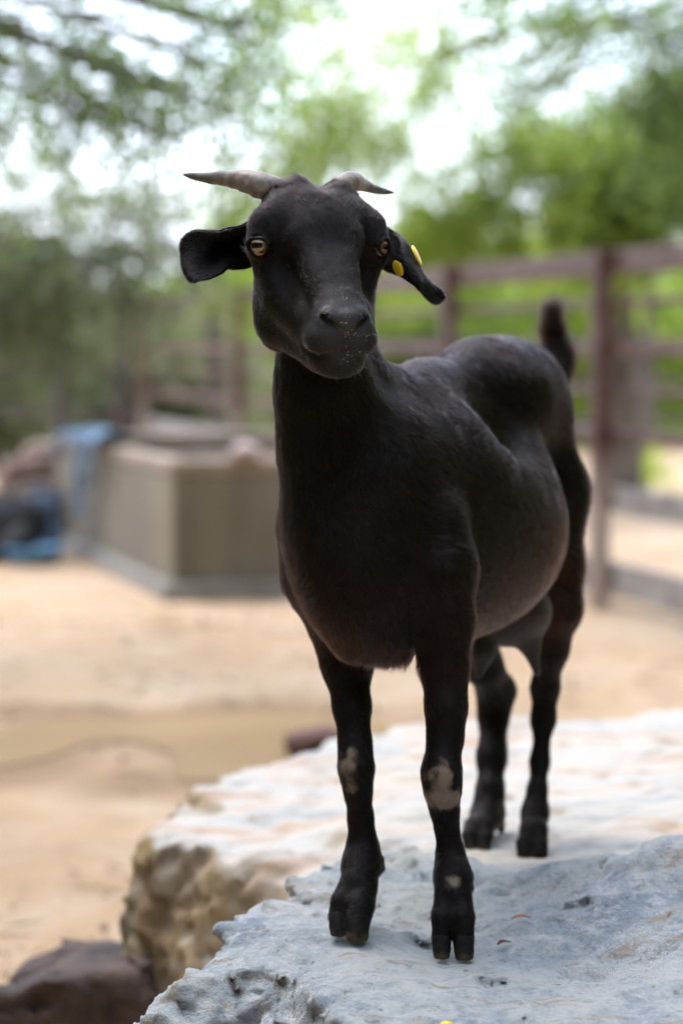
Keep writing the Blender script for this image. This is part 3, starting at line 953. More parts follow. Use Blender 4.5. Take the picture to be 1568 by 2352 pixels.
def make_ear(root, s, F, skin):
    if s < 0:   # rows from base to tip: top edge, middle, bottom edge in head close-up pixels, each with a depth
        rows = [((500, 350, 2.850), (505, 460, 2.872), (470, 590, 2.850)), ((455, 345, 2.842), (440, 470, 2.875), (430, 602, 2.842)),
                ((405, 352, 2.838), (385, 480, 2.872), (385, 606, 2.838)), ((350, 372, 2.836), (330, 500, 2.864), (345, 603, 2.836)),
                ((298, 404, 2.836), (275, 520, 2.856), (308, 630, 2.834)), ((235, 410, 2.842), (215, 530, 2.852), (255, 655, 2.834)),
                ((165, 413, 2.850), (160, 540, 2.852), (200, 665, 2.836)), ((118, 445, 2.856), (125, 550, 2.856), (170, 674, 2.840)),
                ((101, 500, 2.858), (118, 575, 2.858), (152, 668, 2.845))]
        roll = True
    else:
        rows = [((1140, 400, 2.862), (1125, 470, 2.872), (1100, 560, 2.862)), ((1172, 408, 2.842), (1150, 500, 2.850), (1112, 585, 2.872)),
                ((1222, 448, 2.846), (1205, 520, 2.816), (1150, 606, 2.858)), ((1262, 500, 2.856), (1235, 575, 2.808), (1205, 632, 2.842)),
                ((1300, 572, 2.858), (1268, 622, 2.812), (1255, 656, 2.832)), ((1328, 635, 2.856), (1305, 660, 2.822), (1298, 684, 2.830)),
                ((1368, 676, 2.850), (1345, 705, 2.838), (1328, 718, 2.834)), ((1418, 700, 2.846), (1385, 735, 2.844), (1352, 755, 2.840)),
                ((1438, 728, 2.846), (1410, 760, 2.846), (1380, 780, 2.844)), ((1441, 752, 2.847), (1425, 768, 2.847), (1405, 782, 2.846))]
        roll = False
    A = np.array([[W(*z1(a, b), d) for a, b, d in r] for r in rows])
    # interpolate: quadratic across, catmull along
    nu, nv = 60, 26
    tu = np.linspace(0, len(rows) - 1, nu)

    def cat(P, t):
        i = np.clip(np.floor(t).astype(int), 0, len(P) - 2); f = (t - i)[:, None]
        p0, p1, p2, p3 = P[np.clip(i - 1, 0, None)], P[i], P[i + 1], P[np.clip(i + 2, None, len(P) - 1)]
        return 0.5 * (2 * p1 + (p2 - p0) * f + (2 * p0 - 5 * p1 + 4 * p2 - p3) * f ** 2 + (3 * p1 - p0 - 3 * p2 + p3) * f ** 3)
    E = [cat(A[:, k], tu) for k in range(3)]
    v = np.linspace(0, 1, nv)[None, :, None]
    ctrl = 2 * E[1] - 0.5 * (E[0] + E[2])
    S = (1 - v) ** 2 * E[0][:, None] + 2 * v * (1 - v) * ctrl[:, None] + v ** 2 * E[2][:, None]
    if roll:   # the upper rim folds over towards the camera near the head
        k = np.exp(-((tu - 2.2) / 1.5) ** 2)[:, None, None]
        S = S + k * np.exp(-(v / 0.16) ** 2) * np.array([0, -0.018, -0.010])
    S = S + 0.0012 * noise(S.reshape(-1, 3), 45, 6).reshape(nu, nv, 1)
    dU = np.gradient(S, axis=0); dV = np.gradient(S, axis=1)
    N = np.cross(dU, dV); N /= np.linalg.norm(N, axis=2, keepdims=True) + 1e-9
    edge = np.clip(np.minimum(v, 1 - v) / 0.12, 0, 1) * np.clip((len(rows) - 1 - tu) / 0.5, 0, 1)[:, None, None]
    th = 0.0010 + 0.0016 * np.sqrt(edge)
    top, bot = S + N * th, S - N * th
    i = np.arange(nu * nv).reshape(nu, nv)
    q = np.stack([i[:-1, :-1], i[1:, :-1], i[1:, 1:], i[:-1, 1:]], -1).reshape(-1, 4)
    o_ = nu * nv
    fs = [q, q[:, ::-1] + o_]
    loop = np.concatenate([i[0, :], i[1:, -1], i[-1, -2::-1], i[-2:0:-1, 0]])
    l2 = np.roll(loop, -1)
    fs.append(np.stack([l2, loop, loop + o_, l2 + o_], 1))
    V = np.concatenate([top.reshape(-1, 3), bot.reshape(-1, 3)])
    ear = mesh_obj('ear', V, np.concatenate(fs), skin, root)
    vcol(ear, 'tint', np.tile([0.003, 0.0024, 0.0026], (len(V), 1)))
    EARS[s] = (V, np.concatenate(fs), len(rows))
    if s > 0:
        make_ear_tag(ear)


EARS = {}


def make_ear_tag(ear):
    m = NT('yellow_plastic')
    vv = m.coord()
    m.bsdf(m.ramp(m.noise(vv, 60, 4), [(0.4, (0.80, 0.50, 0.010)), (0.62, (0.88, 0.60, 0.025))]), 0.4, m.bump(m.noise(vv, 300, 3), 0.08, 0.001), 0.45)
    # two round discs joined by a pin through the ear
    c1, c2 = W(*z1(1299, 538), 2.852), W(*z1(1207, 602), 2.8145)
    ax = (c1 - c2) / np.linalg.norm(c1 - c2)
    V, Fc = [], []

    def disc(c, n, r, t, asp=1.0, tilt=None):
        a = np.cross(n, HZ); a /= np.linalg.norm(a); b = np.cross(n, a)
        prof = [(0, t * .5), (r * .82, t * .5), (r * .97, t * .3), (r, 0), (r * .97, -t * .3), (r * .82, -t * .5), (0, -t * .5)]
        k = 40; st = len(V)
        for rr, h in prof:
            for j in range(k):
                an = 2 * math.pi * j / k
                V.append(c + n * h + a * rr * math.cos(an) * asp + b * rr * math.sin(an))
        for ri in range(len(prof) - 1):
            for j in range(k):
                Fc.append((st + ri * k + j, st + ri * k + (j + 1) % k, st + (ri + 1) * k + (j + 1) % k, st + (ri + 1) * k + j))
    n1 = np.array([0.885, -0.16, 0.39]); n1 /= np.linalg.norm(n1)
    n2 = np.array([-0.80, -0.50, -0.35]); n2 /= np.linalg.norm(n2)
    disc(c1, n1, 0.0128, 0.0035)
    disc(c2, n2, 0.0098, 0.004)
    disc((c1 + c2) / 2, ax, 0.0025, float(np.linalg.norm(c1 - c2)))
    mesh_obj('ear_tag', V, Fc, m.m, ear)


def hair_object(name, pts, counts, rad, cols, mat, root):
    hc = bpy.data.hair_curves.new(name)
    hc.add_curves([int(c) for c in counts])
    hc.position_data.foreach_set('vector', np.ascontiguousarray(pts, dtype=np.float32).ravel())
    if 'radius' not in hc.attributes: hc.attributes.new('radius', 'FLOAT', 'POINT')
    hc.attributes['radius'].data.foreach_set('value', np.ascontiguousarray(rad, dtype=np.float32).ravel())
    a = hc.attributes.new('tint', 'FLOAT_COLOR', 'CURVE')
    c = np.ones((len(counts), 4), dtype=np.float32); c[:, :3] = cols
    a.data.foreach_set('color', c.ravel())
    hc.materials.append(mat)
    return link(name, hc, root)


def sample_mesh(V, Fq, n, weight=None):
    a, b, c, d = (V[Fq[:, k]] for k in range(4))
    nrm = np.cross(c - a, d - b)
    ar = np.linalg.norm(nrm, axis=1) * 0.5
    if weight is not None: ar = ar * weight((a + c) / 2)
    cdf = np.cumsum(ar); cdf /= cdf[-1]
    k = np.searchsorted(cdf, rng.random(n))
    u, w = rng.random((n, 1)), rng.random((n, 1))
    p = (a[k] * (1 - u) + b[k] * u) * (1 - w) + (d[k] * (1 - u) + c[k] * u) * w
    return p, nrm[k] / (np.linalg.norm(nrm[k], axis=1, keepdims=True) + 1e-12)


def make_coat(root, F, V, Fq, body):
    def headness(P):
        q = (P - HO) @ HAX.T
        return np.clip(1.25 - np.linalg.norm((q - [0, 0.01, -0.03]) / [0.14, 0.18, 0.16], axis=1), 0, 0.35) / 0.35
    # vertex normals, smoothed by face averaging, decide which way is out
    N = 520000
    P, Nn = sample_mesh(V, Fq, N, lambda c: 1 + 2.6 * headness(c) + 3 * (np.linalg.norm((c - W(1275, 830, 3.69)) / [0.05, 0.06, 0.10], axis=1) < 1))
    hd = headness(P)
    q = (P - HO) @ HAX.T
    keep = np.ones(len(P), bool)
    for g in (-1, 1): keep &= np.linalg.norm(P - EYE[g] - GAZE[g] * 0.006, axis=1) > 0.0135
    keep &= ~((np.abs(q[:, 0]) < 0.012) & (q[:, 1] > 0.112) & (q[:, 2] > -0.112) & (q[:, 2] < -0.075))   # bare nose pad
    for e, _k in F.cuts[:-1]:
        if _k <= 0.006: keep &= e(P) > 0.0022
    keep &= ~((P[:, 2] < 0.485))
    P, Nn, hd, q = P[keep], Nn[keep], hd[keep], q[keep]
    # direction of lie
    legs = np.clip((0.86 - P[:, 2]) / 0.08, 0, 1)
    dirn = AX * 0.85 + np.array([0, 0, -0.75]) * 1.0
    D = np.tile(dirn, (len(P), 1))
    D = D * (1 - legs[:, None]) + np.array([0.0, 0.10, -1.0]) * legs[:, None]
    neck = np.clip((1.2 - np.linalg.norm((P - W(745, 930, 2.97)) / [0.12, 0.14, 0.20], axis=1)) * 2, 0, 1)
    D = D * (1 - neck[:, None]) + np.array([0.05, 0.15, -1.0]) * neck[:, None]
    hdir = (q - np.array([0, 0.16, -0.05]))
    hdir /= np.linalg.norm(hdir, axis=1, keepdims=True)
    hdir = hdir + np.stack([1.0 * np.sign(q[:, 0]) * np.clip(np.abs(q[:, 0]) / 0.05, 0, 1), 0 * q[:, 0], 0.9 * np.clip((q[:, 2] + 0.06) / 0.06, -1, 1)], 1)
    hdir = hdir @ HAX
    D = D * (1 - hd[:, None]) + hdir * hd[:, None]
    # swirls
    sw = np.stack([fbm(P, 24, 2, 40 + k) for k in range(3)], 1)
    sw2 = np.stack([noise(P, 9, 50 + k) for k in range(3)], 1)
    sw3 = np.stack([noise(P, 110, 70 + k) for k in range(3)], 1)
    top = np.clip(Nn[:, 2] * 1.6 - 0.2, 0, 1)[:, None] * (1 - 0.4 * hd[:, None])
    sw4 = np.stack([noise(P, 200, 75 + k) for k in range(3)], 1)
    D = D + (0.34 + 0.55 * top) * sw + 0.20 * sw2 + (0.34 + 0.40 * top) * sw3 + (0.16 + 0.35 * hd[:, None]) * sw4 + 0.06 * rng.standard_normal(D.shape)
    D = D - (D * Nn).sum(1, keepdims=True) * Nn
    D /= np.linalg.norm(D, axis=1, keepdims=True) + 1e-9
    poll = np.exp(-(np.linalg.norm((q - [0, -0.035, 0.070]) / [0.045, 0.045, 0.03], axis=1)) ** 2)
    muz = np.exp(-(np.linalg.norm((q - [0, 0.105, -0.105]) / [0.05, 0.045, 0.05], axis=1)) ** 2)
    L = 0.0145 * (1 - legs) + 0.0075 * legs
    L = L * (1 - hd) + 0.0085 * hd
    L = L + 0.016 * poll
    L = L * (1 - muz) + 0.0022 * muz
    lift = 0.10 + 0.08 * noise(P, 30, 60) + 0.12 * noise(P, 140, 61) + 0.05 * rng.random(len(P)) + (0.30 + 0.25 * noise(P, 70, 66)) * poll
    # tail: long, up and outwards
    tl = np.clip(1.6 - np.linalg.norm((P - W(1275, 830, 3.69)) / [0.05, 0.06, 0.09], axis=1), 0, 0.6) / 0.6
    tl *= (P[:, 2] > W(0, 905, 3.66)[2])
    up = np.array([-0.10, 0.1, 1.0]) + 0.14 * rng.standard_normal(D.shape) + 0.32 * np.stack([noise(P, 75, 90 + k) for k in range(3)], 1)
    D = D * (1 - tl[:, None]) + up * tl[:, None]
    D /= np.linalg.norm(D, axis=1, keepdims=True) + 1e-9
    L = L * (1 - tl) + 0.050 * tl
    lift = lift * (1 - tl) + 0.26 * tl
    # feathering behind the hind shanks
    hs = np.exp(-(np.linalg.norm((P - W(1150, 1740, 3.69)) / [0.02, 0.03, 0.09], axis=1)) ** 2)
    L += 0.010 * hs; lift += 0.5 * hs
    # fringe under the breast
    br = np.exp(-(np.linalg.norm((P - W(905, 1505, 3.0)) / [0.05, 0.06, 0.02], axis=1)) ** 2)
    L += 0.012 * br; lift += 0.6 * br
    L *= 0.7 + 0.6 * rng.random(len(P))
    k = 5
    t = np.linspace(0, 1, k)
    pts = np.empty((len(P), k, 3), np.float32)
    for j, tt in enumerate(t):
        # rises off the skin, then lies down along it
        pts[:, j] = P - Nn * 0.0004 + L[:, None] * (D * tt * 0.96 + Nn * (lift * (tt - 0.55 * tt * tt))[:, None])
        pts[:, j] += (0.06 * L * tt * tt)[:, None] * rng.standard_normal((len(P), 3))
    rad = np.empty((len(P), k), np.float32)
    r0 = np.where(hd > 0.5, 0.00013, 0.00019) + 0.00012 * tl
    for j, tt in enumerate(t): rad[:, j] = r0 * (1 - 0.85 * tt)
    cols = coat_color(P) * (0.75 + 0.5 * rng.random((len(P), 1))) * (1 + 0.5 * noise(P, 120, 64))[:, None]
    fm = fur_mat('coat_hair')
    A = [(pts.reshape(-1, 3), np.full(len(P), k), rad.reshape(-1), cols)]
    # ears: short velvet
    for s, (EV, EF, nr) in EARS.items():
        p, n = sample_mesh(EV, EF, 26000)
        d = (np.array([s * 1.0, 0.1, -0.5]) + 0.3 * rng.standard_normal(p.shape))
        d -= (d * n).sum(1, keepdims=True) * n; d /= np.linalg.norm(d, axis=1, keepdims=True) + 1e-9
        l = (0.0032 + 0.0015 * rng.random(len(p)))[:, None]
        q3 = np.stack([p, p + l * (0.5 * d + 0.22 * n), p + l * (d + 0.30 * n)], 1)
        rr = np.tile(np.array([0.00014, 0.0001, 0.00003]), (len(p), 1))
        A.append((q3.reshape(-1, 3), np.full(len(p), 3), rr.reshape(-1), np.tile([0.003, 0.0024, 0.0026], (len(p), 1))))
    # beard, whiskers, brow hairs
    def strands(cs, n, spread, direction, dspread, length, r, curl, col):
        p = cs + rng.standard_normal((n, 3)) * spread
        d = np.array(direction) + rng.standard_normal((n, 3)) * dspread
        l = length * (0.5 + 0.7 * rng.random((n, 1)))
        w = rng.standard_normal((n, 3)) * curl
        kk = 7
        q = np.stack([p + l * (d * tt + w * tt * tt + np.array([0, 0, -0.25]) * tt * tt) for tt in np.linspace(0, 1, kk)], 1)
        rr = np.tile(r * (1 - 0.8 * np.linspace(0, 1, kk)), (n, 1))
        A.append((q.reshape(-1, 3), np.full(n, kk), rr.reshape(-1), np.tile(col, (n, 1))))
    for g in (-1, 1):
        strands(H(g * 0.068, -0.01, 0.038), 12, [0.004, 0.006, 0.008], g * HX * 0.5 + HZ * 1.0, 0.3, 0.040, 0.0001, 0.15, [0.01, 0.01, 0.01])
        strands(H(g * 0.064, 0.006, -0.022), 10, [0.006, 0.004, 0.004], g * HX * 0.5 - HZ * 0.8, 0.3, 0.028, 0.0001, 0.15, [0.01, 0.01, 0.01])
        strands(H(g * 0.022, 0.105, -0.108), 30, [0.012, 0.010, 0.009], g * HX * 0.5 + HY * 0.8 - HZ * 0.25, 0.35, 0.017, 0.00011, 0.15, [0.05, 0.045, 0.045])
    strands(H(0, 0.095, -0.136), 30, [0.013, 0.010, 0.006], HY * 0.8 - HZ * 0.5, 0.4, 0.014, 0.00011, 0.15, [0.05, 0.045, 0.045])
    o = hair_object('coat', np.concatenate([a[0] for a in A]), np.concatenate([a[1] for a in A]),
                    np.concatenate([a[2] for a in A]), np.concatenate([a[3] for a in A]), fm, root)
    # feed dust on the nose: tiny pale crumbs
    dust = []
    P2, N2 = sample_mesh(V, Fq, 60000, lambda c: np.exp(-(np.linalg.norm((((c - HO) @ HAX.T) - [0.004, 0.113, -0.095]) / [0.016, 0.03, 0.028], axis=1)) ** 2) + 1e-9)
    q2 = (P2 - HO) @ HAX.T
    pk = (fbm(P2, 200, 2, 3) > 0.1 + 0.35 * rng.random(len(P2))) & ((np.abs(q2[:, 0]) < 0.009) | (q2[:, 0] > 0.008) & (q2[:, 2] < -0.1))
    P2, N2 = P2[pk][:130], N2[pk][:130]
    sz = 0.0002 + 0.0005 * rng.random(len(P2)) ** 3
    tri = []
    oct_ = np.array([[1, 0, 0], [-1, 0, 0], [0, 1, 0], [0, -1, 0], [0, 0, 1], [0, 0, -1]], float)
    fo = np.array([[0, 2, 4], [2, 1, 4], [1, 3, 4], [3, 0, 4], [2, 0, 5], [1, 2, 5], [3, 1, 5], [0, 3, 5]])
    Vd = (P2[:, None] + N2[:, None] * 0.0006 + oct_[None] * sz[:, None, None] * (0.6 + 0.8 * rng.random((len(P2), 6, 1)))).reshape(-1, 3)
    Fd = (fo[None] + 6 * np.arange(len(P2))[:, None, None]).reshape(-1, 3)
    tag(mesh_obj('feed_dust', Vd, Fd, simple('pale_dust', (0.45, 0.42, 0.38), (0.6, 0.57, 0.52), 90), root, smooth=False), kind='stuff')


GOAT = make_goat()

# ------------------------------------------------------------------ trough, cloth, basin, can
def box_mesh(V, Fc, c, ax, half):
    """append a box: centre, three axes (rows), half sizes"""
    st = len(V)
    for i in (-1, 1):
        for j in (-1, 1):
            for k in (-1, 1):
                V.append(np.asarray(c) + i * half[0] * ax[0] + j * half[1] * ax[1] + k * half[2] * ax[2])
    for f in ((0, 1, 3, 2), (4, 6, 7, 5), (0, 4, 5, 1), (2, 3, 7, 6), (0, 2, 6, 4), (1, 5, 7, 3)):
        Fc.append(tuple(st + q for q in f))


def bevel(o, w=0.01, seg=2):
    m = o.modifiers.new('bevel', 'BEVEL'); m.width = w; m.segments = seg; m.limit_method = 'ANGLE'


def make_trough():
    cor = G(375, 1378)
    ul = np.array([-0.26, 0.965, 0]); ul /= np.linalg.norm(ul)        # along the left face
    ur = np.array([ul[1], -ul[0], 0])                                  # along the right face
    Z = np.array([0, 0, 1.0])
    LL, LR, Hh, T = 3.9, 1.75, 0.665, 0.13
    root = empty('trough', tuple(cor))
    tag(root, 'long grey brown concrete trough standing on the sand behind the goat', 'trough')
    m = NT('stained_concrete')
    v = m.coord()
    c = m.ramp(m.noise(v, 1.3, 5, 0.6), [(0.3, (0.145, 0.12, 0.085)), (0.5, (0.178, 0.15, 0.112)), (0.7, (0.21, 0.183, 0.14))])
    st = m.n('ShaderNodeMapping', Vector=v, Scale=(2.6, 2.6, 0.35)).outputs[0]
    c = m.mix(m.ramp(m.noise(st, 1.0, 4, 0.6), [(0.46, (0, 0, 0)), (0.70, (0.5, 0.5, 0.5))]), c, (0.24, 0.20, 0.125))
    c = m.mix(m.ramp(m.noise(st, 1.7, 4, 0.6, 0.4), [(0.52, (0, 0, 0)), (0.72, (0.4, 0.4, 0.4))]), c, (0.09, 0.075, 0.06))
    m.bsdf(c, 0.88, m.bump(m.noise(v, 30, 8, 0.7), 0.4, 0.01), 0.25)
    rimm = simple('worn_rim_concrete', (0.22, 0.17, 0.125), (0.30, 0.235, 0.18), 4, 0.85, 0.4, 35)
    ax = np.stack([ul, ur, Z])

    def wall(a0, a1, b0, b1, z0, z1):
        V, Fc = [], []
        c = cor + ul * (a0 + a1) / 2 + ur * (b0 + b1) / 2 + Z * (z0 + z1) / 2
        box_mesh(V, Fc, c, ax, ((a1 - a0) / 2, (b1 - b0) / 2, (z1 - z0) / 2))
        return V, Fc

    def join(parts):
        V, Fc = [], []
        for v_, f_ in parts:
            k = len(V); V += v_; Fc += [tuple(q + k for q in f) for f in f_]
        return V, Fc
    V, Fc = join([wall(0.06, LL, 0.06, T, 0.06, Hh - 0.07), wall(0.06, T, T, LR, 0.06, Hh - 0.07), wall(LL - T, LL, T, LR - T, 0.06, Hh - 0.07), wall(T, LL, LR - T, LR, 0.06, Hh - 0.07)])
    bevel(mesh_obj('wall', V, Fc, m.m, root, smooth=False), 0.012)
    V, Fc = join([wall(0.052, LL + 0.01, 0.052, T + 0.03, Hh - 0.07, Hh), wall(0.052, T + 0.03, T + 0.03, LR + 0.04, Hh - 0.07, Hh - 0.001), wall(LL - T, LL + 0.04, T + 0.03, LR - T, Hh - 0.07, Hh - 0.001), wall(T + 0.03, LL - T, LR - T, LR + 0.04, Hh - 0.07, Hh - 0.002)])
    bevel(mesh_obj('rim', V, Fc, rimm, root, smooth=False), 0.015)
    V, Fc = join([wall(0, LL + 0.05, 0, LR + 0.05, -0.02, 0.075)])
    bevel(mesh_obj('footing', V, Fc, simple('grey_footing', (0.17, 0.155, 0.13), (0.25, 0.235, 0.205), 5, 0.9, 0.5, 30), root, smooth=False), 0.015)
    n = 40
    A, Bq = np.meshgrid(np.linspace(T, LL - T, n), np.linspace(T, LR - T, n), indexing='ij')
    P = cor + A[..., None] * ul + Bq[..., None] * ur + Z * (Hh - 0.12)
    P[..., 2] += 0.03 * fbm(P.reshape(-1, 3), 3, 3, 5).reshape(n, n)
    i = np.arange(n * n).reshape(n, n)
    f = np.stack([i[:-1, :-1], i[:-1, 1:], i[1:, 1:], i[1:, :-1]], -1).reshape(-1, 4)
    mesh_obj('fill', P.reshape(-1, 3), f, simple('dry_feed', (0.075, 0.052, 0.035), (0.15, 0.105, 0.07), 6, 0.95, 0.5, 50), root)
    return cor, ul, ur, Hh


TC, TUL, TUR, TH = make_trough()


def cloth_strip(V, Fc, path, width_dir, w0, w1, sag=0.0, seed=0, n=26, m_=8):
    """a hanging band of cloth: path points, tapering width, folds"""
    P = np.array(path)
    t0 = np.linspace(0, 1, len(P)); t = np.linspace(0, 1, n)
    Q = np.stack([np.interp(t, t0, P[:, k]) for k in range(3)], 1)
    for _ in range(3): Q[1:-1] = 0.25 * Q[:-2] + 0.5 * Q[1:-1] + 0.25 * Q[2:]
    u = np.linspace(-1, 1, m_)
    w = w0 + (w1 - w0) * t
    S = Q[:, None] + (w[:, None] * u[None])[..., None] * width_dir
    nd = np.cross(width_dir, [0, 0, 1.0])
    S = S + (0.02 * np.sin(u * 5 + seed)[None] * (0.3 + t[:, None]))[..., None] * nd
    S = S + 0.02 * np.stack([noise(S.reshape(-1, 3), 9, seed + k) for k in range(3)], 1).reshape(n, m_, 3)
    st = len(V)
    V.extend(list(S.reshape(-1, 3)))
    i = st + np.arange(n * m_).reshape(n, m_)
    Fc.extend([tuple(q) for q in np.stack([i[:-1, :-1], i[1:, :-1], i[1:, 1:], i[:-1, 1:]], -1).reshape(-1, 4)])


def solidify(o, t=0.006, sub=1):
    m = o.modifiers.new('thickness', 'SOLIDIFY'); m.thickness = t
    if sub:
        s = o.modifiers.new('smooth', 'SUBSURF'); s.levels = s.render_levels = sub


def make_cloth():
    V, Fc = [], []
    Z = np.array([0, 0, 1.0])
    out = -TUR
    for t, w0, w1, drop, sd in ((1.78, 0.07, 0.035, 0.26, 1), (2.22, 0.075, 0.06, 0.42, 2), (2.9, 0.08, 0.05, 0.12, 4)):
        a = TC + TUL * t + Z * (TH + 0.02)
        path = [a + TUR * 0.10, a + TUR * 0.02 + Z * 0.03, a + out * 0.05 - Z * 0.01, a + out * 0.06 - Z * drop * .5, a + out * 0.05 + TUL * 0.10 * (sd % 2) - Z * drop]
        cloth_strip(V, Fc, path, TUL, w0, w1, seed=sd)
    # crumpled band along the rim
    n, m_ = 44, 12
    t = np.linspace(1.7, 3.1, n); u = np.linspace(-0.5, 3.6, m_)
    S = np.array([[TC + TUL * a + TUR * (0.07 - 0.11 * math.cos(b)) + Z * (TH + 0.012 + 0.055 * max(math.sin(b), 0) * (0.75 + 0.25 * math.sin(a * 9))) for b in u] for a in t])
    S += 0.025 * np.stack([noise(S.reshape(-1, 3), 7, 30 + k) for k in range(3)], 1).reshape(n, m_, 3)
    st = len(V); V.extend(list(S.reshape(-1, 3)))
    i = st + np.arange(n * m_).reshape(n, m_)
    Fc.extend([tuple(q) for q in np.stack([i[:-1, :-1], i[1:, :-1], i[1:, 1:], i[:-1, 1:]], -1).reshape(-1, 4)])
    o = mesh_obj('cloth', V, [tuple(f) for f in Fc], simple('faded_blue_cloth', (0.06, 0.11, 0.20), (0.19, 0.26, 0.30), 5, 0.9, 0.4, 60))
    solidify(o)
    tag(o, 'faded blue cloth draped in strips over the left side of the trough', 'cloth')


make_cloth()


def lathe(prof, c, n=40, ax=None):
    V, Fc = [], []
    for r, z in prof:
        for j in range(n):
            a = 2 * math.pi * j / n
            V.append((c[0] + r * math.cos(a), c[1] + r * math.sin(a), c[2] + z))
    for i in range(len(prof) - 1):
        for j in range(n):
            Fc.append((i * n + j, i * n + (j + 1) % n, (i + 1) * n + (j + 1) % n, (i + 1) * n + j))
    return V, Fc


_g = G(78, 1292)
V, Fc = lathe([(0.001, 0.012), (0.125, 0.012), (0.155, 0.085), (0.172, 0.090), (0.177, 0.082), (0.163, 0.076), (0.135, 0.0), (0.001, 0.0)], _g)
tag(mesh_obj('basin', V, Fc, simple('blue_plastic', (0.09, 0.24, 0.42), (0.13, 0.30, 0.48), 5, 0.4, 0.05, 40)),
    'shallow bright blue plastic basin lying on the sand left of the trough', 'basin')


def make_can():
    c = G(88, 1262) + [0.0, 0.32, 0]
    root = empty('jerrycan', tuple(c)); root.rotation_euler = (0, 0, 0)
    tag(root, 'dark blue plastic jerrycan standing behind the blue basin', 'jerrycan')
    V, Fc = [], []
    box_mesh(V, Fc, c + [0, 0, 0.15], np.eye(3), (0.115, 0.075, 0.15))
    bl = simple('dark_blue_plastic', (0.055, 0.10, 0.17), (0.08, 0.13, 0.20), 6, 0.45, 0.1, 30)
    bevel(mesh_obj('can_body', V, Fc, bl, root, smooth=False), 0.03, 4)
    V, Fc = [], []
    for dx in (-0.055, 0.045): box_mesh(V, Fc, c + [dx, 0, 0.325], np.eye(3), (0.012, 0.018, 0.026))
    box_mesh(V, Fc, c + [-0.005, 0, 0.362], np.eye(3), (0.062, 0.018, 0.011))
    bevel(mesh_obj('handle', V, Fc, bl, root, smooth=False), 0.006)
    V, Fc = lathe([(0.001, 0.05), (0.026, 0.05), (0.028, 0.0)], c + [0.088, 0, 0.295], 20)
    mesh_obj('lid', V, Fc, bl, root)


make_can()

_t = np.array(TC + TUR * 0.42 + TUL * 0.075 + [0, 0, TH])
V, Fc = lathe([(0.001, 0.085), (0.03, 0.083), (0.062, 0.062), (0.075, 0.03), (0.070, 0.008), (0.04, 0.0), (0.001, 0.0)], _t)
tag(mesh_obj('bowl', V, Fc, simple('pale_pink_plastic', (0.34, 0.25, 0.22), (0.42, 0.32, 0.28), 6, 0.5, 0.05, 30)),
    'small pale pink bowl upside down on the near rim of the trough', 'bowl')


# dark goat resting at the far left
def make_resting_goat():
    c = G(-35, 1285)
    F = Field()
    F.add(ell(c + [0, 0.1, 0.19], (0.36, 0.20, 0.20)), 0.06)
    F.add(ell(c + [-0.2, 0.05, 0.2], (0.2, 0.19, 0.2)), 0.06)
    F.chain([(c + [-0.32, -0.02, 0.30], 0.09), (c + [-0.45, -0.08, 0.47], 0.065)], 0.05)
    F.chain([(c + [-0.44, -0.10, 0.52], 0.062), (c + [-0.52, -0.23, 0.45], 0.035)], 0.03)
    F.chain([(c + [0.22, -0.08, 0.12], 0.085), (c + [0.08, -0.22, 0.06], 0.035), (c + [-0.12, -0.24, 0.03], 0.025)], 0.03)
    F.chain([(c + [-0.3, -0.1, 0.10], 0.06), (c + [-0.42, -0.22, 0.04], 0.03), (c + [-0.25, -0.27, 0.03], 0.024)], 0.03)
    F.chain([(c + [0.34, 0.12, 0.26], 0.03), (c + [0.42, 0.14, 0.30], 0.018)], 0.02)
    for s in (-1, 1):
        F.chain([(c + [-0.42 + 0.03 * s, -0.08 + 0.05 * s, 0.54], 0.02), (c + [-0.40 + 0.06 * s, -0.08 + 0.14 * s, 0.50], 0.014)], 0.02)
        F.chain([(c + [-0.42, -0.08 + 0.03 * s, 0.57], 0.016), (c + [-0.34, -0.06 + 0.07 * s, 0.62], 0.006)], 0.01)
    v, f = polygonise(F, c - [0.75, 0.5, 0.05], c + [0.6, 0.5, 0.75], 0.014)
    o = mesh_obj('goat', v, f, simple('dull_black_fur', (0.010, 0.009, 0.009), (0.022, 0.018, 0.017), 12, 0.6, 0.4, 80))
    tag(o, 'dark goat resting on the ground at the left edge beside the blue basin', 'goat')


make_resting_goat()

for k, (px, py, d, r, a, b, lab) in enumerate((
        (112, 1085, 15.6, (0.17, 0.13, 0.20), (0.16, 0.11, 0.08), (0.30, 0.22, 0.17), 'pinkish tan rock on the right of the heap behind the basin'),
        (62, 1110, 15.4, (0.16, 0.14, 0.16), (0.10, 0.065, 0.05), (0.24, 0.15, 0.12), 'brown rock in the middle of the heap left of the trough'),
        (100, 1165, 15.2, (0.24, 0.16, 0.15), (0.05, 0.036, 0.027), (0.13, 0.09, 0.065), 'dark brown rock at the bottom of the heap left of the trough'))):
    blob_rock('rock', lab, W(px, py, d), r, 50 + k, a, b, rot=0.4 * k, group='rocks heaped left of the trough')


# ------------------------------------------------------------------ fences
RUST = None


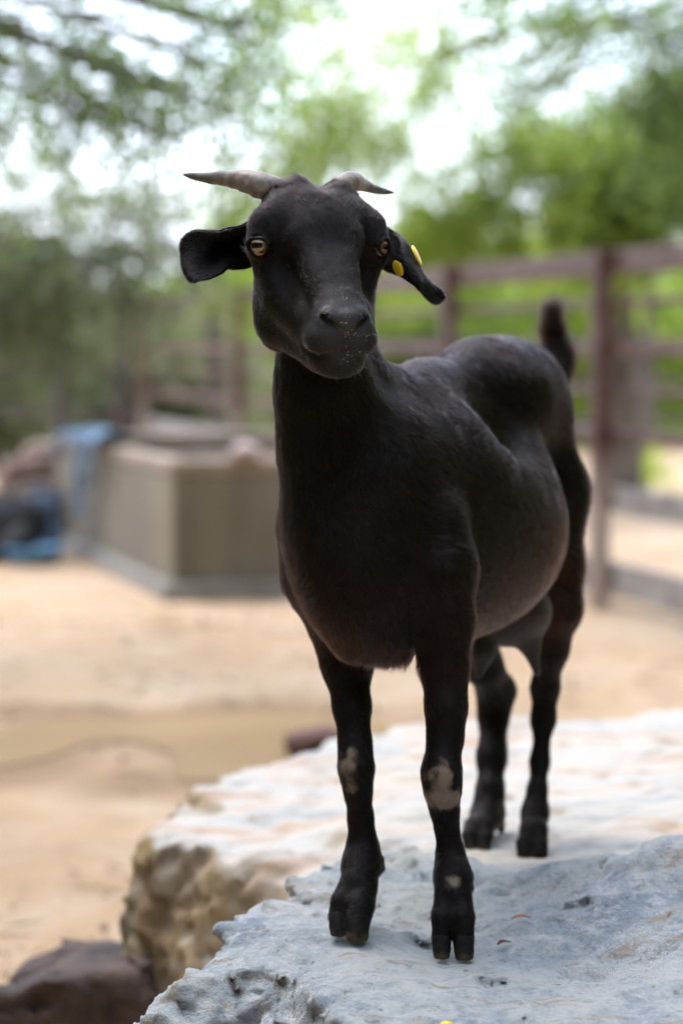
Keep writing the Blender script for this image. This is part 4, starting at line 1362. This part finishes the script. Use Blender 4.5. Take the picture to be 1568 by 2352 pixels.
def fence_mats():
    m = NT('red_brown_painted_steel')
    v = m.coord()
    c = m.ramp(m.noise(v, 3.5, 6, 0.65), [(0.35, (0.075, 0.034, 0.026)), (0.55, (0.115, 0.062, 0.048)), (0.75, (0.19, 0.13, 0.11))])
    tc = m.n('ShaderNodeSeparateXYZ', Vector=v)
    mp = m.n('ShaderNodeMapRange', Value=tc.outputs['Z'])
    mp.inputs['From Min'].default_value = 0.75; mp.inputs['From Max'].default_value = 0.45
    c = m.mix(mp.outputs[0], c, (0.34, 0.27, 0.225))         # dried mud on the lower part
    m.bsdf(c, 0.6, m.bump(m.noise(v, 60, 5), 0.25, 0.005), 0.35)
    w = simple('weathered_grey_plank', (0.17, 0.15, 0.135), (0.33, 0.30, 0.27), 7, 0.9, 0.5, 40)
    return m.m, w


STEEL, PLANK = fence_mats()
DARK_STEEL = simple('dull_brown_steel', (0.030, 0.020, 0.019), (0.085, 0.058, 0.054), 4, 0.7, 0.3, 50)


def tube(V, Fc, a, b, r, n=10):
    a, b = np.array(a, float), np.array(b, float)
    t = (b - a) / np.linalg.norm(b - a)
    u = np.cross(t, [0, 0, 1.0] if abs(t[2]) < 0.9 else [1.0, 0, 0]); u /= np.linalg.norm(u)
    w = np.cross(t, u)
    st = len(V)
    for c in (a, b):
        for j in range(n):
            an = 2 * math.pi * j / n
            V.append(c + r * (math.cos(an) * u + math.sin(an) * w))
    for j in range(n):
        Fc.append((st + j, st + (j + 1) % n, st + n + (j + 1) % n, st + n + j))
    Fc.append(tuple(st + j for j in reversed(range(n)))); Fc.append(tuple(st + n + j for j in range(n)))


def make_fence(label, p0, p1, post_t, rails, mat, post_w=0.04, post_h=1.62, group=None, planks=()):
    p0, p1 = np.array([*p0, 0.0]), np.array([*p1, 0.0])
    L = np.linalg.norm(p1 - p0); t = (p1 - p0) / L; nrm = np.array([t[1], -t[0], 0]); Z = np.array([0, 0, 1.0])
    root = empty('fence', tuple(p0))
    tag(root, label, 'fence', group)
    ax = np.stack([t, nrm, Z])
    for k in post_t:
        V, Fc = [], []
        box_mesh(V, Fc, p0 + t * k + Z * (post_h / 2 - 0.03), ax, (post_w, post_w, post_h / 2 + 0.03))
        bevel(mesh_obj('post', V, Fc, mat, root, smooth=False), 0.006)
    for z, hh, th in rails:
        V, Fc = [], []
        box_mesh(V, Fc, p0 + t * L / 2 - nrm * -(post_w + th + 0.003) + Z * z, ax, (L / 2, th, hh))
        bevel(mesh_obj('rail', V, Fc, mat, root, smooth=False), 0.006)
    for z, hh in planks:
        V, Fc = [], []
        box_mesh(V, Fc, p0 + t * L / 2 + nrm * (post_w + 0.024) + Z * z, ax, (L / 2, 0.02, hh))
        bevel(mesh_obj('plank', V, Fc, PLANK, root, smooth=False), 0.006)
    return root


_a, _b = np.array([1.42, 10.45]), np.array([-1.83, 22.2])
_dir2 = (_b - _a) / np.linalg.norm(_b - _a)
_s = _a - _dir2 * 1.9
_L = float(np.linalg.norm(_b - _s))
make_fence('long red brown steel rail fence running away behind the goat', _s, _b, [0.05, 2.72, 5.0, 7.6, 10.2, _L],
           [(1.60, 0.055, 0.05), (1.41, 0.018, 0.018), (1.20, 0.033, 0.028), (1.0, 0.016, 0.016), (0.80, 0.028, 0.028)], STEEL, post_h=1.66, planks=[(0.50, 0.06), (0.13, 0.075)])
make_fence('dull brown rail fence behind the trough at the far left', _b + [-0.12, 0.02], (-7.5, 20.4), [0.06, 2.6, 5.6],
           [(1.62, 0.035, 0.03), (1.02, 0.05, 0.03), (0.62, 0.04, 0.03)], DARK_STEEL, post_w=0.07, post_h=1.66)
_p = [W(q_, 540, d_) for q_, d_ in ((150, 18.6), (-520, 17.4))]
make_fence('tall brown rail fence among the leaves at the left edge', _p[0][:2], _p[1][:2], [0.05, 1.9], [(2.02, 0.045, 0.03), (1.3, 0.03, 0.03)], DARK_STEEL, post_w=0.04, post_h=2.08)
make_fence('low brown rail fence crossing the far yard behind the goat', (-1.2, 26.0), (7.5, 24.5), [0.05, 2.2, 4.4, 6.6, 8.7],
           [(1.25, 0.05, 0.03), (0.85, 0.04, 0.03), (0.45, 0.04, 0.03)], DARK_STEEL, post_w=0.05, post_h=1.35)

# ------------------------------------------------------------------ trees and shrubs
def leaf_mat(name, cols, trans=0.6, rough=0.45):
    m = NT(name)
    a = m.n('ShaderNodeAttribute', _attribute_name='leaf')
    c = m.ramp(a.outputs['Fac'], [(i / max(len(cols) - 1, 1), q) for i, q in enumerate(cols)])
    b = m.n('ShaderNodeBsdfPrincipled', Roughness=rough)
    m.l(c, b.inputs['Base Color']); b.inputs['Specular IOR Level'].default_value = 0.3
    t = m.n('ShaderNodeBsdfTranslucent')
    m.l(m.mix(1.0, c, (1.4, 1.45, 0.85), 'MULTIPLY'), t.inputs['Color'])
    mx = m.n('ShaderNodeMixShader', i0=trans)
    m.l(b.outputs[0], mx.inputs[1]); m.l(t.outputs[0], mx.inputs[2])
    m.l(mx.outputs[0], m.out.inputs[0])
    return m.m


def leaves_mesh(name, cent, direc, ln, wd, val, mat, root):
    """each leaf a folded four-corner blade"""
    n = len(cent)
    d = direc / (np.linalg.norm(direc, axis=1, keepdims=True) + 1e-9)
    r = rng.standard_normal((n, 3)); s = np.cross(d, r); s /= np.linalg.norm(s, axis=1, keepdims=True) + 1e-9
    nn = np.cross(d, s)
    ln = ln[:, None]; wd = wd[:, None]
    V = np.stack([cent, cent + d * ln * .45 + s * wd + nn * wd * .25, cent + d * ln - nn * ln * .12, cent + d * ln * .45 - s * wd + nn * wd * .25], 1).reshape(-1, 3)
    i = 4 * np.arange(n)
    Fq = np.concatenate([np.stack([i, i + 1, i + 2], 1), np.stack([i, i + 2, i + 3], 1)])
    o = mesh_obj(name, V, Fq, mat, root, smooth=False)
    a = o.data.attributes.new('leaf', 'FLOAT', 'POINT')
    a.data.foreach_set('value', np.repeat(np.clip(val, 0, 1), 4).astype(np.float32))
    return o


def crown_leaves(blobs, per, leaf, droop, twig):
    """twigs of leaflets scattered through ellipsoid clumps (centre, radii, share)"""
    C_, D_, L_, Wd, Vv = [], [], [], [], []
    for c, rad, dens in blobs:
        n = int(per * dens)
        u = rng.standard_normal((n, 3)); u /= np.linalg.norm(u, axis=1, keepdims=True)
        u *= (rng.random((n, 1)) ** 0.45)
        p = np.asarray(c) + u * np.asarray(rad)
        keep = fbm(p, 1.6 / max(min(rad), 0.3), 2, 77) > -0.05
        p, u = p[keep], u[keep]
        n = len(p)
        d = u + 0.9 * rng.standard_normal((n, 3)) + np.array([0, 0, -droop]); d /= np.linalg.norm(d, axis=1, keepdims=True)
        tone = 0.5 + 0.42 * fbm(p, 0.9, 2, 15) + 0.12 * rng.standard_normal(n)
        k = 12
        sd = np.cross(d, rng.standard_normal((n, 3))); sd /= np.linalg.norm(sd, axis=1, keepdims=True) + 1e-9
        ln = twig * (0.6 + 0.8 * rng.random(n))
        for j in range(k):
            f = (j + 0.5) / k
            side = 1 if j % 2 else -1
            C_.append(p + d * (ln * f)[:, None] + np.array([0, 0, -droop * 0.35]) * (ln * f * f)[:, None])
            D_.append(d * 0.6 + sd * side + 0.35 * rng.standard_normal((n, 3)))
            L_.append(leaf * (0.7 + 0.6 * rng.random(n))); Wd.append(leaf * 0.19 * (0.7 + 0.6 * rng.random(n)))
            Vv.append(tone + 0.13 * rng.standard_normal(n))
    return [np.concatenate(q) for q in (C_, D_, L_, Wd, Vv)]


def limb_mesh(limbs, n=10):
    V, Fc = [], []
    for pts, r0, r1 in limbs:
        P = np.array(pts, float); k = 14
        t0 = np.linspace(0, 1, len(P)); t = np.linspace(0, 1, k)
        Q = np.stack([np.interp(t, t0, P[:, q]) for q in range(3)], 1)
        Q[1:-1] = 0.25 * Q[:-2] + 0.5 * Q[1:-1] + 0.25 * Q[2:]
        Q[1:-1] += 0.25 * max(r0, 0.02) * np.stack([noise(Q[1:-1], 2.2, 9 + q) for q in range(3)], 1)
        r = r0 + (r1 - r0) * t
        T = np.gradient(Q, axis=0); T /= np.linalg.norm(T, axis=1, keepdims=True)
        ref = np.array([0, 1.0, 0]) if abs(T[0, 1]) < 0.8 else np.array([1.0, 0, 0])
        u = np.cross(T, ref); u /= np.linalg.norm(u, axis=1, keepdims=True); w = np.cross(T, u)
        an = np.linspace(0, 2 * math.pi, n, endpoint=False)
        S = Q[:, None] + (r[:, None] * (1 + 0.12 * np.sin(an * 3 + 1)))[..., None] * (np.cos(an)[None, :, None] * u[:, None] + np.sin(an)[None, :, None] * w[:, None])
        st = len(V); V.extend(list(S.reshape(-1, 3)))
        i = st + np.arange(k * n).reshape(k, n)
        Fc.extend([tuple(q) for q in np.stack([i[:-1], np.roll(i, -1, 1)[:-1], np.roll(i, -1, 1)[1:], i[1:]], -1).reshape(-1, 4)])
        Fc.append(tuple(i[-1])); Fc.append(tuple(i[0][::-1]))
    return V, Fc


BARK = simple('grey_brown_bark', (0.055, 0.045, 0.037), (0.15, 0.125, 0.10), 5, 0.9, 0.7, 22)
PALE_BARK = simple('pale_grey_bark', (0.13, 0.115, 0.10), (0.24, 0.215, 0.19), 5, 0.9, 0.7, 22)
GREEN_A = [(0.085, 0.125, 0.028), (0.18, 0.25, 0.05), (0.29, 0.36, 0.075), (0.42, 0.46, 0.12)]      # bright
GREEN_B = [(0.08, 0.12, 0.055), (0.14, 0.20, 0.085), (0.20, 0.27, 0.11), (0.28, 0.35, 0.16)]     # feathery mid green
OLIVE = [(0.09, 0.10, 0.065), (0.14, 0.16, 0.095), (0.20, 0.22, 0.13), (0.30, 0.31, 0.19)]      # dusty
MB_ = leaf_mat('bright_leaves', GREEN_A)
MF_ = leaf_mat('feathery_leaves', GREEN_B)
MO_ = leaf_mat('dusty_leaves', OLIVE, 0.42)


def tree(name, label, base, trunk_r, fork, blobs, per, leaf, mat, droop=0.6, twig=0.35, bark=None, group=None, cat='tree', nlimb=None):
    """trunk to the fork, one limb out to every clump, leaves round it"""
    base = np.array([base[0], base[1], 0.0]); fork = np.array(fork, float)
    root = empty(name, tuple(base))
    tag(root, label, cat, group)
    limbs = [([base - [0, 0, 0.05], base * .6 + fork * .4 + [0.04, 0, 0], fork], trunk_r, trunk_r * 0.7)]
    for c, rad, dens in blobs[:nlimb]:
        c = np.asarray(c)
        mid = fork * 0.5 + c * 0.5 + np.array([0, 0, 0.12 * np.linalg.norm(c - fork)])
        limbs.append(([fork, mid, c], trunk_r * 0.26, trunk_r * 0.06))
        for k in range(3):
            e = c + rng.standard_normal(3) * np.asarray(rad) * 0.55
            limbs.append(([mid * 0.3 + c * 0.7, (c + e) / 2 + [0, 0, 0.05], e], trunk_r * 0.07, trunk_r * 0.025))
    V, Fc = limb_mesh(limbs)
    mesh_obj('trunk', V, Fc, bark or BARK, root)
    leaves_mesh('crown', *crown_leaves(blobs, per, leaf, droop, twig), mat, root)
    return root


def bl(px, py, d, rx, ry, dens, rd=None):
    s = SPX * d
    return (W(px, py, d), (rx * s, (rd if rd else (rx + ry) / 2) * s, ry * s), dens)


# feathery tree overhanging from the left, about nine metres off
tree('feathery_tree', 'feathery tree leaning in from the left edge with pale hanging branches', (-3.6, 10.5), 0.13, (-3.1, 10.3, 2.6), [
    bl(60, 60, 9.6, 150, 100, 0.8), bl(210, 45, 9.4, 110, 70, 0.45), bl(120, 190, 9.8, 120, 90, 0.6), bl(255, 170, 9.6, 75, 70, 0.25), bl(20, 320, 10, 80, 60, 0.15),
    bl(230, 290, 9.6, 110, 45, 0.28), bl(370, 215, 9.3, 70, 55, 0.13), bl(325, 90, 9.2, 60, 60, 0.10),
    bl(-150, 150, 10, 220, 200, 0.9), bl(-250, -100, 10, 260, 160, 0.8), bl(450, 140, 9.0, 70, 45, 0.16), bl(380, 330, 9.3, 80, 40, 0.16), bl(480, 40, 9.0, 60, 40, 0.2), bl(470, 250, 9.2, 70, 40, 0.2), bl(580, 90, 8.9, 60, 50, 0.12), bl(540, 10, 8.9, 80, 30, 0.15)], 210, 0.055, MF_, 0.8, 0.40, PALE_BARK)
tree('feathery_tree', 'dusty olive tree standing behind the left end of the trough', (-3.2, 15.6), 0.10, (-2.9, 15.4, 1.5), [
    bl(60, 480, 14.5, 170, 110, 0.7), bl(40, 640, 14.5, 160, 110, 0.75), bl(210, 600, 14.2, 130, 110, 0.55), bl(330, 600, 14.2, 90, 50, 0.22), bl(110, 770, 14.8, 150, 90, 0.45),
    bl(-180, 560, 14.5, 200, 220, 0.9), bl(340, 520, 14.0, 110, 50, 0.25), bl(440, 590, 14.0, 80, 55, 0.15), bl(250, 450, 14.2, 110, 45, 0.25)], 420, 0.06, MO_, 0.4, 0.36)
# boughs over the middle, from a tree behind the fence
tree('slender_tree', 'slender tree behind the goat with sprays of leaves above its horns', (-1.1, 20.5), 0.09, (-1.05, 20.3, 2.0), [
    bl(590, 340, 18, 75, 50, 0.35), bl(640, 400, 18, 90, 50, 0.40), bl(700, 320, 17.8, 80, 40, 0.22), bl(820, 330, 17.6, 110, 45, 0.22), bl(920, 340, 17.4, 90, 40, 0.26), bl(840, 200, 17.4, 45, 40, 0.12),
    bl(520, 165, 17.6, 45, 35, 0.10), bl(560, 450, 18.2, 80, 60, 0.30), bl(700, 20, 17, 90, 40, 0.14), bl(860, 265, 17.4, 50, 30, 0.08), bl(560, 590, 18.5, 80, 100, 0.3), bl(760, 120, 17.2, 90, 40, 0.11), bl(650, 235, 17.4, 80, 35, 0.15), bl(980, 230, 17.2, 70, 40, 0.18), bl(760, 260, 17.3, 110, 30, 0.2), bl(900, 80, 17.2, 110, 35, 0.14), bl(1010, 130, 17.2, 60, 40, 0.12), bl(840, 180, 17.2, 50, 30, 0.12)], 420, 0.07, MB_, 0.5, 0.45, nlimb=9)
# trees at the right
tree('leafy_tree', 'big bright green tree filling the right side behind the fence', (2.2, 19.0), 0.17, (2.15, 18.8, 2.0), [
    bl(1130, 440, 17.5, 130, 110, 0.9), bl(1280, 340, 17.3, 130, 90, 0.85), bl(1400, 420, 17, 150, 130, 1.1), bl(1530, 330, 17, 120, 120, 0.9), bl(1010, 510, 17.8, 110, 70, 0.6), bl(1200, 520, 17.8, 180, 70, 0.8),
    bl(1450, 520, 17.3, 150, 70, 0.7), bl(1700, 420, 17.2, 170, 200, 1.0), bl(1880, 300, 17.4, 180, 220, 0.8), bl(930, 560, 18.2, 80, 50, 0.35)], 400, 0.08, MB_, 0.4, 0.38)
tree('overhanging_tree', 'tall tree outside the right edge whose boughs hang into the top right corner', (3.6, 13.5), 0.14, (3.3, 13.2, 3.0), [
    bl(1500, 130, 11.5, 90, 80, 0.42), bl(1400, 90, 11.3, 90, 50, 0.28), bl(1300, 90, 11.2, 70, 40, 0.14), bl(1180, 150, 11.2, 80, 45, 0.10), bl(1540, 240, 11.6, 70, 80, 0.35), bl(1100, 20, 11, 140, 40, 0.20),
    bl(1330, 15, 11, 130, 35, 0.26), bl(1000, 150, 11, 45, 40, 0.05), bl(1700, 100, 11.8, 150, 160, 0.8), bl(1480, 60, 11.3, 70, 40, 0.2), bl(1180, 250, 11.4, 50, 35, 0.05), bl(690, 5, 10.8, 110, 30, 0.14), bl(1450, 250, 11.8, 60, 50, 0.10)],
    330, 0.055, MF_, 0.7, 0.38)
_t1 = G(1478, 1128)
tree('sapling', 'thin dark sapling with a green tuft at its foot beyond the right fence', (_t1[0], _t1[1]), 0.055, (_t1[0] + 0.02, _t1[1], 1.9), [
    (np.array([_t1[0] + .05, _t1[1], 2.7]), (0.5, 0.5, 0.45), 0.5), (np.array([_t1[0] - .2, _t1[1] + .1, 2.3]), (0.35, 0.35, 0.25), 0.2),
    (np.array([_t1[0] - .05, _t1[1] - .05, 0.14]), (0.22, 0.2, 0.16), 0.22)], 700, 0.09, MB_, 0.3, 0.3, nlimb=2)


def shrub(label, px, d, w, h, per, mat, leaf=0.10, group='shrubs beyond the fences', z0=0.0):
    b = W(px, 1000, d); b[2] = 0
    blobs = []
    for k in range(5):
        a = rng.uniform(-1, 1)
        blobs.append((b + [a * w * .55, rng.uniform(-.3, .3) * w, h * rng.uniform(0.3, 0.7)], (w * .5, w * .4, h * .38), 0.25))
    tree('shrub', label, b[:2], 0.04, b + [0, 0, h * .3], blobs, per, leaf, mat, 0.3, 0.35, None, group, 'shrub')


shrub('dusty olive shrub behind the trough, nearest the left edge', 60, 24, 1.6, 2.1, 1500, MO_)
shrub('olive green shrub behind the fence corner post', 300, 25, 1.5, 1.9, 1500, MO_)
shrub('yellow green shrub between the fence corner and the goat head', 480, 26, 1.5, 1.8, 1500, MB_)
shrub('broad green shrub hidden partly by the goat neck', 720, 28, 1.8, 2.3, 1400, MB_)
shrub('bright green shrub just right of the goat head', 960, 27, 1.6, 2.6, 1600, MB_)
shrub('tall green shrub above the goat rump', 1180, 29, 1.9, 2.7, 1600, MB_)
shrub('green shrub between tail and red fence post', 1350, 30, 1.6, 2.0, 1400, MB_)
shrub('green shrub at the right edge beyond the sapling', 1540, 31, 2.0, 2.4, 1600, MB_)
shrub('far green shrub past the right edge of the yard', 1800, 31, 2.2, 2.6, 1400, MB_)
shrub('dusty shrub outside the left edge of the yard', -200, 25, 2.0, 2.4, 1400, MO_)


# low weeds and the wood beyond the yard: nobody could count them
def weeds():
    n = 26000
    x = rng.uniform(-12, 14, n); y = rng.uniform(27, 48, n)
    p = np.stack([x, y, np.zeros(n)], 1)
    k = fbm(p, 0.35, 2, 5) > -0.15 + 0.5 * (y < 30) * (x > 2)
    p = p[k]
    d = np.stack([rng.normal(0, .35, len(p)), rng.normal(0, .35, len(p)), np.ones(len(p))], 1)
    o = leaves_mesh('weeds', p, d, rng.uniform(0.15, 0.6, len(p)), rng.uniform(0.03, 0.07, len(p)), 0.55 + 0.25 * fbm(p, 0.5, 2, 9) + 0.1 * rng.standard_normal(len(p)), MB_, None)
    tag(o, 'tall green weeds covering the ground beyond the yard', 'weeds', kind='stuff')
    blobs = []
    for k in range(60):
        x = rng.uniform(-24, 26); y = rng.uniform(46, 54)
        h = rng.uniform(2.2, 3.8)
        blobs.append((np.array([x, y, h * .45]), (2.2, 1.8, h * .55), 1.0))
    edge = [(-5.2, y) for y in np.linspace(8.5, -6, 16)] + [(x, -7.0) for x in np.linspace(-5, 5, 11)] + [(5.0, y) for y in np.linspace(-6, 8.5, 16)]
    for x, y in edge:          # unseen foliage added at both sides and behind, to block low sky light
        for zz in (1.4, 3.8, 6.0):
            blobs.append((np.array([x + rng.uniform(-.5, .5), y + rng.uniform(-.4, .4), zz + rng.uniform(-.4, .4)]), (1.3, 1.3, 1.7), 0.8))
    o = leaves_mesh('wood', *crown_leaves(blobs, 330, 0.30, 0.3, 0.9), MB_, None)
    tag(o, 'distant green wood behind the yard, with unseen foliage added round the camera to block sky light', 'wood', kind='stuff')


weeds()


# ------------------------------------------------------------------ small litter
def litter():
    n = 1900
    x = rng.uniform(-2.2, 2.2, n); y = rng.uniform(4.3, 11.0, n)
    p = np.stack([x, y, np.full(n, 0.012)], 1)
    k = (sd_poly(PUDDLE)(p) > 0.05) & (fbm(p, 1.1, 3, 44) > -0.1)
    p = p[k]
    V, Fc = [], []
    oct_ = np.array([[1, 0, 0], [0, 1, 0], [-1, 0, 0], [0, -1, 0], [0, 0, 1], [0, 0, -1]], float)
    for q in p:
        st = len(V)
        if rng.random() < 0.55:      # droppings and pebbles
            s = rng.uniform(0.004, 0.012)
            V.extend(list(q + oct_ * s * rng.uniform(0.6, 1.2, (6, 1))))
        else:                        # bits of straw
            a = rng.uniform(0, 2 * math.pi); l = rng.uniform(0.03, 0.09)
            sc3 = np.array([l, 0.003, 0.003]); rot = np.array([[math.cos(a), math.sin(a), 0], [-math.sin(a), math.cos(a), 0], [0, 0, 1.0]])
            V.extend(list(q + (oct_ * sc3) @ rot))
        Fc.extend([(st + f0, st + f1, st + f2) for f0, f1, f2 in ((0, 1, 4), (1, 2, 4), (2, 3, 4), (3, 0, 4), (1, 0, 5), (2, 1, 5), (3, 2, 5), (0, 3, 5))])
    o = mesh_obj('litter', V, Fc, simple('dung_and_straw', (0.15, 0.10, 0.065), (0.36, 0.28, 0.18), 3, 0.9, 0.3, 60), smooth=False)
    tag(o, 'droppings, pebbles and straw bits strewn over the sand', 'litter', kind='stuff')


litter()


def rock_top(x, y, n=ROCK_TOP):
    """height of the front boulder below a point"""
    d = ((n[:, :2] - [x, y]) ** 2).sum(1)
    k = np.argsort(d)[:60]
    return n[k][:, 2].max()


def dry_leaf(label, px, py, d, ln, wd, a, c1, c2):
    p = W(px, py, d); z = rock_top(p[0], p[1])
    n, m_ = 12, 5
    t = np.linspace(0, 1, n); u = np.linspace(-1, 1, m_)
    L = (t[:, None] - .5) * ln + 0 * u; Wd = u[None] * (wd * np.sin(math.pi * (0.04 + 0.92 * t)) ** 0.8)[:, None]
    Z = 0.004 + 0.10 * ln * np.sin(3 * t)[:, None] + 0.35 * np.abs(Wd)
    S = np.stack([p[0] + L * math.cos(a) - Wd * math.sin(a), p[1] + L * math.sin(a) + Wd * math.cos(a), z + Z], -1)
    i = np.arange(n * m_).reshape(n, m_)
    o = mesh_obj('leaf', S.reshape(-1, 3), np.stack([i[:-1, :-1], i[1:, :-1], i[1:, 1:], i[:-1, 1:]], -1).reshape(-1, 4), simple('dry_leaf_' + label.split()[0], c1, c2, 60, 0.7, 0.4, 150))
    solidify(o, 0.0008, 0)
    tag(o, label, 'leaf')


dry_leaf('maroon curled dry leaf on the front boulder right of the front hooves', 1156, 2203, 2.95, 0.020, 0.005, 0.6, (0.07, 0.014, 0.012), (0.14, 0.03, 0.02))
dry_leaf('orange dry leaf on the front boulder below the hind hooves', 1195, 2156, 3.03, 0.026, 0.004, 0.3, (0.30, 0.09, 0.03), (0.42, 0.15, 0.05))
dry_leaf('yellow fallen petal at the bottom edge of the front boulder', 1027, 2352, 2.56, 0.022, 0.008, 0.2, (0.60, 0.42, 0.02), (0.75, 0.55, 0.04))
